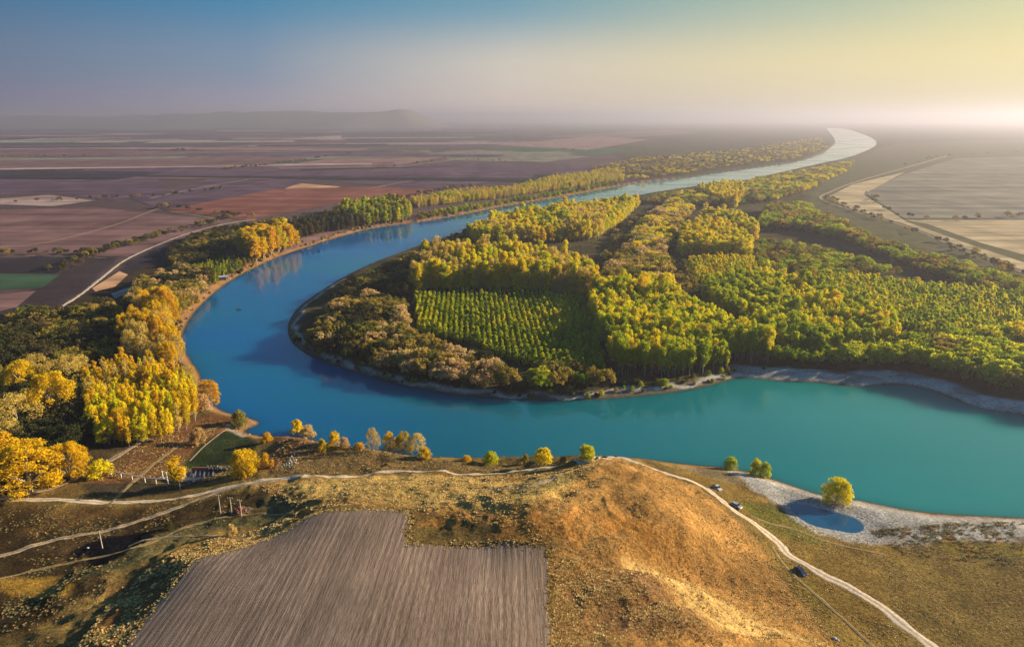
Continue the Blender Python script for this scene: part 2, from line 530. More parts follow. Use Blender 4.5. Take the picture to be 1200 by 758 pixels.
# right hand flats: meadow, turf, pale salt ground
C = mixc(C, zone([(790,548),(850,548),(900,600),(1200,640),(1500,660),(1500,900),(1100,900),(985,758),(905,660),(850,590)], 3, 4) * .95, (.23, .15, .045))
C = mixc(C, zone([(1000,650),(1200,650),(1500,680),(1500,900),(1150,900),(1040,700)], 6, 8, 14) * .6, (.15, .11, .04))
C = mixc(C, zone([(868,585),(930,600),(955,620),(965,640),(905,625),(880,605)], 2, 3) * .7, (.11, .13, .025))
C = mixc(C, zone([(905,640),(945,672),(985,740),(1060,758),(1000,758),(940,700)], 3, 3) * .6, (.20, .15, .035))
C = mixc(C, zone([(790,546),(850,549),(880,556),(905,572),(860,568),(820,556)], 1.5, 1.5) * .5, (.17, .15, .12))
C = mixc(C, zone([(850,550),(905,561),(965,581),(1060,597),(1110,603),(1200,608),(1500,630),(1500,665),(1200,632),(1150,636),(1110,632),(1060,640),(1020,640),(960,625),(918,594),(880,574)], 1.5, 3.0, 6) * .95, (.43, .41, .37))
C = mixc(C, zone([(1085,634),(1110,625),(1140,640),(1200,640),(1200,660),(1120,652),(1090,645)], 1, 3, 4) * .8, (.20, .15, .03))
sp_ = zone([(1030,622),(1200,610),(1200,660),(1060,650)], 2, 3) * sstep(.60, .66, fbm(gx / 3.2 + 2, gy / 3.2, 3))
C = mixc(C, sp_ * .85, (.10, .085, .035))
# fine growth variation close by
C = np.where(fore[:, None], C * (0.75 + .5 * n_c[:, None]) * (0.55 + .9 * n_b[:, None]), C)

# far land
isle = inside(np.vstack([W2, [(9000, 9000)], [(9000, 300)]]), gx, gy) | ((gx > W2[0, 0] - 1) & (gy > 300))
farm = (gy >= 330)
Cf = np.tile(np.array([[.095, .065, .065]]), (len(gx), 1))
Cf = mixc(Cf, sstep(.4, .65, fbm(gx / 160, gy / 160, 3)) * .7, (.15, .10, .09))
C = np.where((farm & ~isle)[:, None], Cf, C)
Ci = np.tile(np.array([[.060, .052, .026]]), (len(gx), 1))
Ci = mixc(Ci, sstep(.42, .62, fbm(gx / 18, gy / 18, 4)) * .8, (.10, .085, .035))
C = np.where(isle[:, None], Ci, C)
C = mixc(C, zone([(985,185),(1060,168),(1300,160),(1700,260),(1700,420),(1205,345),(1100,300),(1000,268),(940,240)], 12, 8, 30) * .85, (.125, .12, .062))
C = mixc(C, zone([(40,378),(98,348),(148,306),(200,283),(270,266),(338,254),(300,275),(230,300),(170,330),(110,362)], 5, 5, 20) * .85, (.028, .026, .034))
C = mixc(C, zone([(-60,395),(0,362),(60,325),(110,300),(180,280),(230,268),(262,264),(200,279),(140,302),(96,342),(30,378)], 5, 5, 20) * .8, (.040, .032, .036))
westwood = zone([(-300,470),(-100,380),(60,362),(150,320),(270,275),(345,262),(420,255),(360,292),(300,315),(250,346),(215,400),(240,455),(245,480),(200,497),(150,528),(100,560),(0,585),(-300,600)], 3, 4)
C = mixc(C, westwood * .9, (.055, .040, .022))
westplain = (gx < -60) & (gy > 400) & ~isle
# banks: pale grey gravel round the island, warm clay on the other side
edge = SDR + (fbm(gx / 12, gy / 12, 3) - .5) * 8
side = isle
near_ = sstep(420, 300, gy)
edge = edge + near_ * 3.0
bw = sstep(9, 4, edge) * (SDR > -1)
C = np.where(side[:, None], mixc(C, bw * .85, (.17, .145, .105)), mixc(C, bw * .9 * sstep(150, 260, gy) , (.36, .20, .10)))
C = mixc(C, sstep(17, 12, edge) * (SDR > 1.5) * side * sstep(95, 130, gx) * (gy < 345) * (.45 + .55 * sstep(.42, .58, fbm(gx / 16, gy / 3.5, 3))), (.46, .46, .43))
line = np.exp(-((edge - 6.0) / 1.3) ** 2) * (.5 + fbm(gx / 9, gy / 9, 3)) * side * (gy < 520)
C = mixc(C, line * .8, (.55, .52, .46))
C = mixc(C, sstep(1.6, .2, SDR) * (SDR > -1) * .8, (.07, .06, .045))
C = mixc(C, (SDR < 0).astype(float), (.05, .09, .08))
C = C * .68
gray = C.mean(1, keepdims=True)
C = gray + (C - gray) * 1.10
rim = dist_line(POND, gx, gy, lim=9)
C = mixc(C, sstep(3.6, .6, rim + (fbm(gx / 2, gy / 2, 3) - .5) * 3) * .6, (.30, .30, .29))
C = np.clip(C, .003, .9)

n0, n1_ = gs
idx = np.arange(n0 * n1_).reshape(gs)
F = np.stack([idx[:-1, :-1], idx[:-1, 1:], idx[1:, 1:], idx[1:, :-1]], -1).reshape(-1, 4)
V = np.stack([gx, gy, GZ.ravel()], -1)

t = NT('ground_soil_and_grass')
at = t.n('ShaderNodeAttribute'); at.attribute_name = 'soil'
p = t.pos()
f1 = t.noise(p, 1.3, 6, .65); f2 = t.noise(p, .06, 4); f3 = t.noise(p, 5.0, 3, .7)
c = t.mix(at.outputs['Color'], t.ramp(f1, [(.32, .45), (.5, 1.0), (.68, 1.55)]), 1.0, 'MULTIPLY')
c = t.mix(c, t.ramp(f2, [(.3, .8), (.7, 1.2)]), 1.0, 'MULTIPLY')
c = t.mix(c, t.ramp(f3, [(.35, .7), (.65, 1.3)]), 1.0, 'MULTIPLY')
t.principled(c, 1.0, .02, t.bump(t.math('ADD', f1, t.math('MULTIPLY', f3, .35)), .50))
ground_mat = t.m
me = np_mesh('ground', V, F, [ground_mat], smooth=True)
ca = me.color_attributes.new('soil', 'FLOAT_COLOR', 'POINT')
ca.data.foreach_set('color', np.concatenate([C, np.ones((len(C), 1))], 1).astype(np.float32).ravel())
tag(new_obj('ground', me), kind='structure')
print('ground verts', len(V))

# ------------------------------------------------------------------ water
t = NT('river_water')
p = t.pos()
big_n = t.noise(t.mapping(p, (.004, .012, 1)), 1.0, 3)
sep = t.n('ShaderNodeSeparateXYZ'); t.l(p, sep.inputs[0])
gxn = t.n('ShaderNodeMapRange'); gxn.inputs[1].default_value = -120; gxn.inputs[2].default_value = 130; t.l(sep.outputs[0], gxn.inputs[0])
base = t.ramp(gxn.outputs[0], [(0, (.0, .078, .225)), (.4, (.0, .072, .125)), (1, (.004, .165, .160))])
base = t.mix(base, (.004, .115, .115), t.ramp(big_n, [(.38, 0), (.7, .5)]))
rip = t.noise(t.mapping(p, (.35, .8, 1)), 1.0, 3)
wn = t.noise(t.mapping(p, (.006, .02, 1)), 1.0, 4, .6)
bstr = t.ramp(wn, [(.40, .0), (.62, 1.0)])
rough = t.math('ADD', t.math('MULTIPLY', bstr, .16), .035)
hgt = t.math('MULTIPLY', rip, .05)
x = t.principled(base, rough, .5, t.bump(hgt, .5, .35))
x.inputs['IOR'].default_value = 1.33
x.subsurface_method = 'BURLEY'
x.inputs['Subsurface Weight'].default_value = 1.0
x.inputs['Subsurface Radius'].default_value = (.3, .8, 1.0)
x.inputs['Subsurface Scale'].default_value = 22.0
water_mat = t.m
t = NT('pond_water'); x = t.principled((.006, .065, .14), .03, .5); x.inputs['IOR'].default_value = 1.33; pond_mat = t.m
def ngon_sheet(name, P, z, mat, kind='structure'):
    import mathutils.geometry as mg
    me = bpy.data.meshes.new(name)
    tris = mg.tessellate_polygon([[Vector((a, b, 0)) for a, b in P]])
    me.from_pydata([(a, b, z) for a, b in P], [], [tuple(q) for q in tris])
    me.materials.append(mat); me.update()
    if sum(f.normal.z for f in me.polygons) < 0: me.flip_normals()
    return tag(new_obj(name, me), kind=kind)
# a plane at river level; the land rises out of it (bed below)
me = np_mesh('river_water', [(-3500, 150, 0), (6000, 150, 0), (9000, 12000, 0), (-3500, 12000, 0)], [(0, 1, 2, 3)], [water_mat])
tag(new_obj('river_water', me), kind='structure')
ngon_sheet('pond_water', dist_poly := POND * 1.0 + (POND - POND.mean(0)) * .04, 1.2, pond_mat)

# ------------------------------------------------------------------ roads, tracks, ploughed field
def dirt_mat(name, col, col2, rut=True):
    t = NT(name); p = t.pos()
    f = t.noise(p, 1.2, 5, .65)
    c = t.mix(col2, col, t.ramp(f, [(.35, 0), (.6, 1)]))
    if rut:
        uv = t.n('ShaderNodeUVMap'); s = t.n('ShaderNodeSeparateXYZ'); t.l(uv.outputs[0], s.inputs[0])
        w = t.math('ABSOLUTE', t.math('SUBTRACT', s.outputs[0], .5))
        r = t.ramp(w, [(0, .45), (.07, .5), (.14, 1.0), (.28, 1.1), (.40, .8), (.5, .45)])
        c = t.mix(c, r, .8, 'MULTIPLY')
    t.principled(c, .95, .1, t.bump(f, .08))
    return t.m
road_mat = dirt_mat('pale_gravel_road', (.54, .44, .32), (.36, .28, .19))
track_mat = dirt_mat('worn_dirt_track', (.34, .26, .17), (.18, .13, .075))
faint_mat = dirt_mat('faint_grassy_track', (.27, .19, .085), (.16, .11, .045))

def ribbon(name, px, width, mat, lift=.07, n=14, wvar=.28):
    L = catmull([hit(u, v)[:2] for u, v in px], n)
    seg = np.hypot(*np.diff(L, axis=0).T); s = np.concatenate([[0], np.cumsum(seg)])
    step = .8 if s[-1] < 700 else 4.0
    ss = np.arange(0, s[-1], step)
    X, Y = np.interp(ss, s, L[:, 0]), np.interp(ss, s, L[:, 1])
    dx, dy = np.gradient(X), np.gradient(Y); q = np.hypot(dx, dy) + 1e-9
    nx, ny = -dy / q, dx / q
    K = 7
    wd = (width if not hasattr(width, '__len__') else np.interp(np.linspace(0, 1, len(ss)), np.linspace(0, 1, len(width)), width))
    e1 = wd * (1 + wvar * (fbm(ss / 5, ss * 0 + 1, 3) - .5) * 4) / 2; e2 = wd * (1 + wvar * (fbm(ss / 5, ss * 0 + 8, 3) - .5) * 4) / 2
    V, UV = [], []
    for k in range(K):
        f = k / (K - 1)
        off = -e1 * (1 - f) + e2 * f
        vx, vy = X + nx * off, Y + ny * off
        vz = T(vx, vy) + (lift if 0 < k < K - 1 else -.05)
        V.append(np.stack([vx, vy, vz], -1)); UV.append(np.stack([np.full(len(ss), f), ss / 5], -1))
    V = np.stack(V, 1).reshape(-1, 3); UV = np.stack(UV, 1).reshape(-1, 2)
    I = np.arange(len(ss) * K).reshape(len(ss), K)
    Fq = np.stack([I[:-1, :-1], I[1:, :-1], I[1:, 1:], I[:-1, 1:]], -1).reshape(-1, 4)
    me = np_mesh(name, V, Fq, [mat], smooth=True)
    uv = me.uv_layers.new(name='UVMap'); uv.data.foreach_set('uv', UV[Fq.ravel()].astype(np.float32).ravel())
    if me.polygons[0].normal.z < 0: me.flip_normals()
    return tag(new_obj(name, me), kind='structure')

ribbon('gravel_road', [(-120,584),(0,584),(60,585),(150,588),(215,582),(270,570),(330,561),(400,558),(470,552),(540,556),(600,552),(650,547),(690,540),(716,536.5),(745,541),(785,556),(815,566),(838,580),(858,596),(880,610),(905,630),(928,652),(960,670),(1010,697),(1060,732),(1100,765),(1140,810)], [2.6, 2.4, 2.2, 2.2, 2.4, 2.8, 3.2, 3.4], road_mat, n=16)
ribbon('dirt_track', [(-100,668),(0,651),(55,635),(110,624),(160,611),(210,594),(250,578),(290,567),(330,562)], 2.0, track_mat, lift=.1)
ribbon('wood_edge_track', [(-100,600),(0,583),(60,572),(105,552),(150,527),(190,501),(225,484),(250,478)], 2.2, track_mat, lift=.1)
ribbon('faint_track', [(128,590),(150,570),(170,552),(200,528),(235,508),(258,500)], 1.6, faint_mat, lift=.08)
ribbon('faint_track', [(222,540),(240,522),(260,506),(272,501)], .7, track_mat, lift=.08)
ribbon('faint_track', [(-60,695),(40,668),(100,655),(160,640),(215,618),(260,606),(300,602),(345,600)], 1.3, faint_mat, lift=.08)
ribbon('faint_track', [(150,640),(200,628),(250,627),(300,626),(340,610)], 1.0, track_mat, lift=.08)
ribbon('faint_track', [(560,575),(610,572),(650,558),(690,545)], 1.4, track_mat, lift=.08)
ribbon('faint_track', [(880,604),(900,612),(930,620),(975,636),(1040,650)], 1.3, faint_mat, lift=.08)
ribbon('faint_track', [(905,640),(925,668),(960,700),(1010,745),(1040,775)], 1.2, faint_mat, lift=.08)
ribbon('plain_track', [(20,382),(55,368),(90,348),(120,325),(150,303),(200,281),(240,268),(272,261),(300,257)], 2.6, road_mat, lift=.15)
ribbon('levee_track', [(1260,345),(1200,320),(1130,293),(1060,265),(1000,247),(962,233),(975,224),(1010,211),(1060,197),(1110,183)], [3, 4, 6, 8], track_mat, lift=.2)
ribbon('plain_track', [(0,290),(60,283),(140,262),(200,240),(300,215),(420,190)], 3.0, track_mat, lift=.15)

for px_, w_, m_ in [([(175,233),(215,224),(266,214.5),(330,205)], 4, track_mat), ([(165,195),(205,190),(232,185),(247,179),(220,177)], 9, track_mat), ([(200,248),(236,254),(273,259)], 3, track_mat),
                    ([(-40,300),(0,300),(50,300.5),(92,301.5),(125,303)], 1.6, track_mat), ([(380,204),(470,195),(560,184)], 5, track_mat), ([(0,212),(110,214),(200,206)], 4, faint_mat), ([(430,222),(500,210),(620,200),(690,194)], 3, track_mat)]:
    ribbon('plain_track', px_, w_, m_, lift=.45)
# ploughed field, draped close over the ground
def soil_mat():
    t = NT('ploughed_soil'); p = t.pos()
    w = t.mapping(p, (1, .008, 1), (0, 0, math.radians(-2)))
    a = t.noise(w, 3.6, 4, .6, .1); b = t.noise(w, .35, 3, .5); g = t.noise(p, 4.0, 5, .75); q = t.noise(p, .03, 3)
    c = t.mix((.125, .085, .060), (.25, .180, .130), t.ramp(a, [(.30, 0), (.72, 1)]))
    sx_ = t.n('ShaderNodeSeparateXYZ'); t.l(p, sx_.inputs[0])
    wv = t.math('SINE', t.math('ADD', t.math('MULTIPLY', sx_.outputs[0], 4.2), t.math('MULTIPLY', t.noise(t.mapping(p, (.25, .03, 1)), 1.0, 2), 9.0)))
    c = t.mix(c, t.ramp(t.math('ADD', t.math('MULTIPLY', wv, .5), .5), [(0, .86), (1, 1.1)]), 1.0, 'MULTIPLY')
    c = t.mix(c, t.ramp(b, [(.3, .80), (.7, 1.18)]), 1.0, 'MULTIPLY')
    c = t.mix(c, t.ramp(g, [(.3, .75), (.7, 1.22)]), 1.0, 'MULTIPLY')
    c = t.mix(c, t.ramp(q, [(.35, .85), (.65, 1.15)]), 1.0, 'MULTIPLY')
    h = t.math('ADD', a, t.math('MULTIPLY', g, .5))
    t.principled(c, .95, .1, t.bump(h, .12))
    return t.m
x0, y0 = FIELD.min(0); x1, y1 = FIELD.max(0)
xs, ys = np.arange(x0 - 1, x1 + 1, .5), np.arange(max(y0, 30) - 1, y1 + 1, .5)
FX, FY = np.meshgrid(xs, ys)
wob = (fbm(FX / 3, FY / 3, 4) - .5) * 2.2
ins = inside(FIELD, (FX + wob).ravel(), (FY + wob).ravel()).reshape(FX.shape)
idx = np.arange(FX.size).reshape(FX.shape)
cell = ins[:-1, :-1] & ins[1:, :-1] & ins[:-1, 1:] & ins[1:, 1:]
Fq = np.stack([idx[:-1, :-1], idx[:-1, 1:], idx[1:, 1:], idx[1:, :-1]], -1)[cell]
FZ = T(FX.ravel(), FY.ravel()) + .12 + .05 * np.sin(FX.ravel() * 2 * math.pi / 1.4)
used = np.unique(Fq); remap = np.zeros(FX.size, int); remap[used] = np.arange(len(used))
me = np_mesh('ploughed_field', np.stack([FX.ravel(), FY.ravel(), FZ], -1)[used], remap[Fq], [soil_mat()], smooth=True)
tag(new_obj('ploughed_field', me), kind='structure')

# far fields of the plain
def field_mat(name, a, b, ang):
    t = NT(name); p = t.pos()
    w = t.mapping(p, (.02, .0025, 1), (0, 0, ang))
    f = t.noise(w, 1.0, 4, .6); g = t.noise(p, .02, 4)
    c = t.mix(a, b, t.ramp(f, [(.3, 0), (.7, 1)]))
    c = t.mix(c, t.ramp(g, [(.3, .7), (.7, 1.3)]), 1.0, 'MULTIPLY')
    st = t.noise(t.mapping(p, (.0016, .045, 1), (0, 0, ang * .25)), 1.0, 3, .7)
    c = t.mix(c, t.ramp(st, [(.38, .72), (.5, 1.0), (.62, 1.28)]), 1.0, 'MULTIPLY')
    t.principled(c, 1.0, .02); return t.m
PAL = {'umber': ((0.109, 0.059, 0.058), (0.164, 0.093, 0.082)), 'violet': ((0.062, 0.038, 0.054), (0.099, 0.060, 0.079)), 'pale': ((0.258, 0.176, 0.150), (0.328, 0.236, 0.198)),
       'green': ((0.028, 0.061, 0.035), (0.045, 0.085, 0.044)), 'red': ((0.134, 0.048, 0.036), (0.189, 0.075, 0.053)), 'sand': ((0.310, 0.168, 0.087), (0.382, 0.222, 0.118)),
       'dark': ((0.021, 0.017, 0.021), (0.035, 0.027, 0.030)), 'rose': ((0.183, 0.108, 0.095), (0.230, 0.142, 0.120)), 'grey': ((0.131, 0.120, 0.089), (0.175, 0.159, 0.112)), 'straw': ((0.296, 0.232, 0.126), (0.377, 0.292, 0.164))}
FM = {k: field_mat('field_' + k, *v, random.uniform(.6, 1.4)) for k, v in PAL.items()}
FIELDS = [('umber', [(-250,262),(0,246),(110,243),(272,259),(232,272),(150,300),(0,300),(-250,306)]), ('dark', [(-250,308),(0,302),(90,302),(62,324),(0,329),(-250,334)]),
 ('green', [(-250,338),(0,321),(70,322),(50,337),(0,340),(-250,350)]), ('umber', [(-250,358),(0,345),(42,341),(20,360),(-40,374)]), ('pale', [(0,233),(58,229),(112,235),(62,242),(0,240)]),
 ('violet', [(-250,222),(0,206),(180,205),(200,231),(120,234),(60,226),(-250,240)]), ('green', [(-250,198),(0,187),(110,190),(120,203),(0,206),(-250,210)]),
 ('green', [(178,199),(240,184),(330,176),(424,172),(402,182),(260,201)]), ('rose', [(270,202),(400,184.5),(430,176),(500,176),(520,184),(420,203),(300,205)]),
 ('violet', [(150,232),(270,205),(400,204),(330,221),(190,245)]), ('red', [(190,247),(322,222),(440,219),(512,222),(492,232),(400,238),(290,258)]),
 ('sand', [(322,226),(350,215),(400,219),(362,227)]), ('violet', [(405,214),(520,190),(640,193),(690,199),(622,207),(520,221),(440,217)]),
 ('grey', [(520,178),(600,174),(690,184),(640,190),(525,188)]), ('rose', [(40,200),(130,184),(230,180),(200,194),(120,200)]), ('umber', [(-200,184),(0,172),(150,168),(230,172),(110,186),(0,184)]),
 ('pale', [(330,163),(400,159),(400,164),(340,167)]), ('umber', [(240,172),(400,166),(440,170),(320,174)]), ('violet', [(440,168),(560,162),(640,166),(520,174)]), ('rose', [(580,170),(700,160),(760,164),(690,176)]),
 ('violet', [(60,168),(240,158),(330,160),(230,168)]), ('green', [(560,176),(660,170),(740,176),(700,182)]), ('umber', [(640,160),(780,152),(820,156),(700,164)]),
 ('grey', [(1012,226),(1060,204),(1120,186),(1300,180),(1500,190),(1400,258),(1200,257),(1060,256)]), ('straw', [(1085,262),(1060,258),(1200,258),(1400,260),(1400,330),(1205,300),(1150,285)]),
 ('straw', [(1000,246),(968,232),(1000,216),(1060,202),(1012,228),(1062,260),(1140,288),(1200,308),(1270,335),(1250,342),(1200,318),(1130,291),(1060,263)]),
 ('rose', [(350,262),(420,262),(400,272),(352,288),(330,296),(345,275)]), ('pale', [(210,300),(232,302),(228,306),(212,305)]), ('pale', [(130,344),(160,334),(158,340),(135,350)]),
 ('sand', [(108,338),(140,318),(150,322),(135,336),(112,342)]), ('umber', [(818,247),(866,245),(872,251),(826,254)])]
for k, px in FIELDS:
    P = [unproj(u, v, 2.6) for u, v in px]
    ngon_sheet('field', P, 2.6 + .12 + .02 * random.random() + (P[0][1] > 900) * .2, FM[k])
# strip fields further off
for i in range(150):
    y = 1500 + 7500 * random.random() ** 1.5
    x = random.uniform(-.95, -.02) * y
    if x > -.05 * y - 60: continue
    a = math.radians(random.choice([8, 14, 20, -6]) + random.uniform(-2, 2)); L, Wd = random.uniform(250, 900) * (1 + y / 6000), random.uniform(50, 180) * (1 + y / 5000)
    P = [(x + dx * math.cos(a) - dy * math.sin(a), y + dx * math.sin(a) + dy * math.cos(a)) for dx, dy in ((-L/2, -Wd/2), (L/2, -Wd/2), (L/2, Wd/2), (-L/2, Wd/2))]
    ngon_sheet('field', P, 3.05 + i * .01, FM[random.choice(['umber', 'violet', 'rose', 'violet', 'dark', 'green', 'grey', 'pale', 'umber'])])

# distant hills
hn, hm = 260, 26
HX = np.linspace(-9500, -600, hn)
Vh = []
for j in range(hm):
    f = j / (hm - 1)
    for i, xx in enumerate(HX):
        prof = math.sin(math.pi * f) ** .8
        env = float(sstep(-850, -1450, xx)) * (0.72 + .28 * float(sstep(-5200, -3200, xx)))
        hh = (205 + 50 * (float(fbm(np.array(xx / 900.), np.array(2.0 + f), 4)) - .5)) * env
        hh += 14 * math.exp(-((xx + 1480) / 160) ** 2)
        Vh.append((xx, 8200 + f * 3000 + 260 * float(vnoise(np.array(xx / 700.), np.array(f * 2))), 2 + hh * prof * (0.85 + .3 * float(vnoise(np.array(xx / 300.), np.array(f * 6))))))
I = np.arange(hn * hm).reshape(hm, hn)
Fh = np.stack([I[:-1, :-1], I[:-1, 1:], I[1:, 1:], I[1:, :-1]], -1).reshape(-1, 4)
tag(new_obj('distant_hills', np_mesh('distant_hills', Vh, Fh, [field_mat('hill_cover', (.10, .09, .07), (.17, .14, .11), .3)], smooth=True)), kind='structure')

# ------------------------------------------------------------------ haze
bm_v = [(-26000, -400, -6), (26000, -400, -6), (26000, 26000, -6), (-26000, 26000, -6), (-26000, -400, 240), (26000, -400, 240), (26000, 26000, 240), (-26000, 26000, 240)]
bm_f = [(0, 3, 2, 1), (4, 5, 6, 7), (0, 1, 5, 4), (1, 2, 6, 5), (2, 3, 7, 6), (3, 0, 4, 7)]
t = NT('haze_air')
pv = t.n('ShaderNodeVolumePrincipled')
pv.inputs['Color'].default_value = (.52, .51, .60, 1)
pv.inputs['Density'].default_value = 0.00015
pv.inputs['Anisotropy'].default_value = 0.48
t.l(pv.outputs[0], t.out.inputs['Volume'])
tag(new_obj('haze', np_mesh('haze', bm_v, bm_f, [t.m])), kind='stuff')

# ------------------------------------------------------------------ trees
def leaf_mat(name, stops, trans=.45, val=.25):
    t = NT(name)
    oi = t.n('ShaderNodeObjectInfo').outputs['Random']
    tc = t.n('ShaderNodeTexCoord').outputs['Object']
    c = t.ramp(oi, stops)
    f = t.noise(tc, .9, 3)
    c = t.mix(c, t.ramp(f, [(.3, 1 - val), (.7, 1 + val)]), 1.0, 'MULTIPLY')
    d = t.n('ShaderNodeBsdfDiffuse'); tr = t.n('ShaderNodeBsdfTranslucent'); m = t.n('ShaderNodeMixShader')
    t.l(c, d.inputs[0]); t.l(c, tr.inputs[0]); m.inputs[0].default_value = trans
    t.l(d.outputs[0], m.inputs[1]); t.l(tr.outputs[0], m.inputs[2]); t.l(m.outputs[0], t.out.inputs[0])
    return t.m
LEAF = {
 'gold': leaf_mat('golden_leaves', [(0, (.50, .48, .010)), (.35, (.70, .60, .010)), (.75, (.76, .57, .010)), (1, (.70, .48, .012))]),
 'amber': leaf_mat('amber_leaves', [(0, (.48, .34, .010)), (.35, (.66, .45, .010)), (.75, (.68, .40, .010)), (1, (.58, .32, .02))]),
 'lime': leaf_mat('yellow_green_leaves', [(0, (.30, .36, .012)), (.3, (.48, .50, .012)), (.6, (.64, .59, .012)), (.85, (.72, .58, .015)), (1, (.50, .42, .03))]),
 'green': leaf_mat('green_leaves', [(0, (.17, .25, .012)), (.4, (.30, .36, .014)), (.8, (.44, .47, .014)), (1, (.54, .48, .02))]),
 'olive': leaf_mat('olive_leaves', [(0, (.13, .14, .025)), (.35, (.25, .20, .03)), (.65, (.40, .29, .045)), (.9, (.42, .29, .06)), (1, (.16, .20, .03))]),
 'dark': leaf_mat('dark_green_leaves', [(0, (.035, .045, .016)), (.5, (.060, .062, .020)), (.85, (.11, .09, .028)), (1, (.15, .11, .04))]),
 'bare': leaf_mat('thin_pale_leaves', [(0, (.50, .36, .08)), (1, (.62, .46, .10))]),
 'rust': leaf_mat('rusty_brown_leaves', [(0, (.48, .30, .11)), (.5, (.58, .40, .17)), (1, (.62, .46, .16))]),
}
BARK = simple_mat('pale_bark', (.34, .29, .23), .9, .3, 1.5)
BARK_D = simple_mat('dark_bark', (.12, .09, .065), .9, .3, 1.5)

def crown_pts(kind, n, rng):
    """Leaf clump centres (unit tree, height 1), and the clump radii."""
    out = []
    if kind == 'poplar':       # tall, narrow, leafy from low down
        for i in range(34):
            h = rng.uniform(.20, .97); r = .135 * math.sin(math.pi * min(1, (h - .05) / .95) ** .8) ** .6 * rng.uniform(.35, 1)
            a = rng.uniform(0, 6.283); out.append((r * math.cos(a), r * math.sin(a), h, .052 + .03 * rng.random()))
    elif kind == 'plume':      # high-crowned poplar: full head on a bare stem
        for i in range(32):
            h = rng.uniform(.38, .96); q = (h - .3) / .7
            r = .20 * math.sin(math.pi * min(1, q) ** 1.25) ** .6 * rng.uniform(.4, 1)
            a = rng.uniform(0, 6.283); out.append((r * math.cos(a), r * math.sin(a), h, .06 + .035 * rng.random()))
        for i in range(5):
            a = rng.uniform(0, 6.283); out.append((.07 * math.cos(a), .07 * math.sin(a), rng.uniform(.2, .4), .04))
    elif kind == 'young':      # small conical sapling
        for i in range(16):
            h = rng.uniform(.12, .95); r = .24 * (1 - h) ** .8 * rng.uniform(.2, 1)
            a = rng.uniform(0, 6.283); out.append((r * math.cos(a), r * math.sin(a), h, .10 * (1.15 - h * .6)))
    elif kind == 'fan':        # big old tree with ascending limbs
        for i in range(84):
            q = rng.random() ** .8; h = .14 + .82 * q; R = .40 * math.sin(math.pi * min(.97, (.20 + q * .76))) ** .55
            a = rng.uniform(0, 6.283); r = R * rng.uniform(.35, 1) ** .6
            out.append((r * math.cos(a), r * math.sin(a), h - .35 * r * r, .055 + .04 * rng.random()))
    elif kind == 'bush':       # wide round shrub with leaves to the ground
        for i in range(64):
            u = rng.uniform(.0, 1); a = rng.uniform(0, 6.283); R = math.sqrt(max(0, 1 - (u * .95) ** 2)) * .52
            r = R * rng.uniform(.05, 1) ** .5
            out.append((r * math.cos(a), r * math.sin(a), .06 + u * .82, .10 + .06 * rng.random()))
    else:                      # broad woodland crown
        for i in range(30):
            u = rng.uniform(-.5, 1); a = rng.uniform(0, 6.283); R = math.sqrt(1 - (u * .96) ** 2) * .36
            r = R * rng.uniform(.5, 1) ** .5
            out.append((r * math.cos(a), r * math.sin(a), .60 + u * .32, .075 + .05 * rng.random()))
    return out

def make_crown(kind, nleaf, lsize, rng):
    cl = np.array(crown_pts(kind, nleaf, rng))
    w = cl[:, 3] ** 2; w /= w.sum()
    k = rng.choice(len(cl), nleaf, p=w)
    d = rng.normal(size=(nleaf, 3)); d /= np.linalg.norm(d, axis=1)[:, None]
    d[:, 2] = np.where(rng.random(nleaf) < .6, np.abs(d[:, 2]), d[:, 2])
    rr = cl[k, 3] * rng.uniform(.55, 1.25, nleaf) ** .8
    P = cl[k, :3] + d * rr[:, None] * np.array([1, 1, 1.15])
    stray = rng.random(nleaf) < .04
    P[stray] += rng.normal(size=(stray.sum(), 3)) * .03
    P[:, 2] = np.maximum(P[:, 2], .03)
    nrm = d * .8 + rng.normal(size=(nleaf, 3)) * .6
    nrm /= np.linalg.norm(nrm, axis=1)[:, None]
    a = np.cross(nrm, rng.normal(size=(nleaf, 3))); a /= np.linalg.norm(a, axis=1)[:, None]
    b = np.cross(nrm, a)
    s = lsize * rng.uniform(.6, 1.35, nleaf)[:, None]
    V = np.stack([P - a * s - b * s * .7, P + a * s - b * s * .7, P + a * s * .7 + b * s, P - a * s * .7 + b * s], 1).reshape(-1, 3)
    return V, np.arange(nleaf * 4).reshape(-1, 4), cl

def make_trunk(kind, cl, rng, limbs):
    m = MB()
    top = {'poplar': .9, 'plume': .88, 'young': .85, 'fan': .5, 'bush': .35}.get(kind, .6)
    r0 = {'young': .018, 'bush': .03, 'fan': .028}.get(kind, .016)
    m.tube([(0, 0, -.02), (.004, .003, top * .35), (-.004, .004, top * .7), (0, 0, top)], [r0, r0 * .8, r0 * .5, r0 * .18], 6)
    for q in sorted(range(len(cl)), key=lambda i: rng.random())[:limbs]:
        x, y, z, r = cl[q]
        s = max(.06, min(top * .8, z - (.16 + .9 * math.hypot(x, y))))
        m.tube([(0, 0, s), (x * .45, y * .45, s + (z - s) * .4), (x, y, z)], [r0 * .45, r0 * .28, r0 * .08], 4)
    return np.array(m.V), [tuple(dict.fromkeys(f)) for f in m.F]

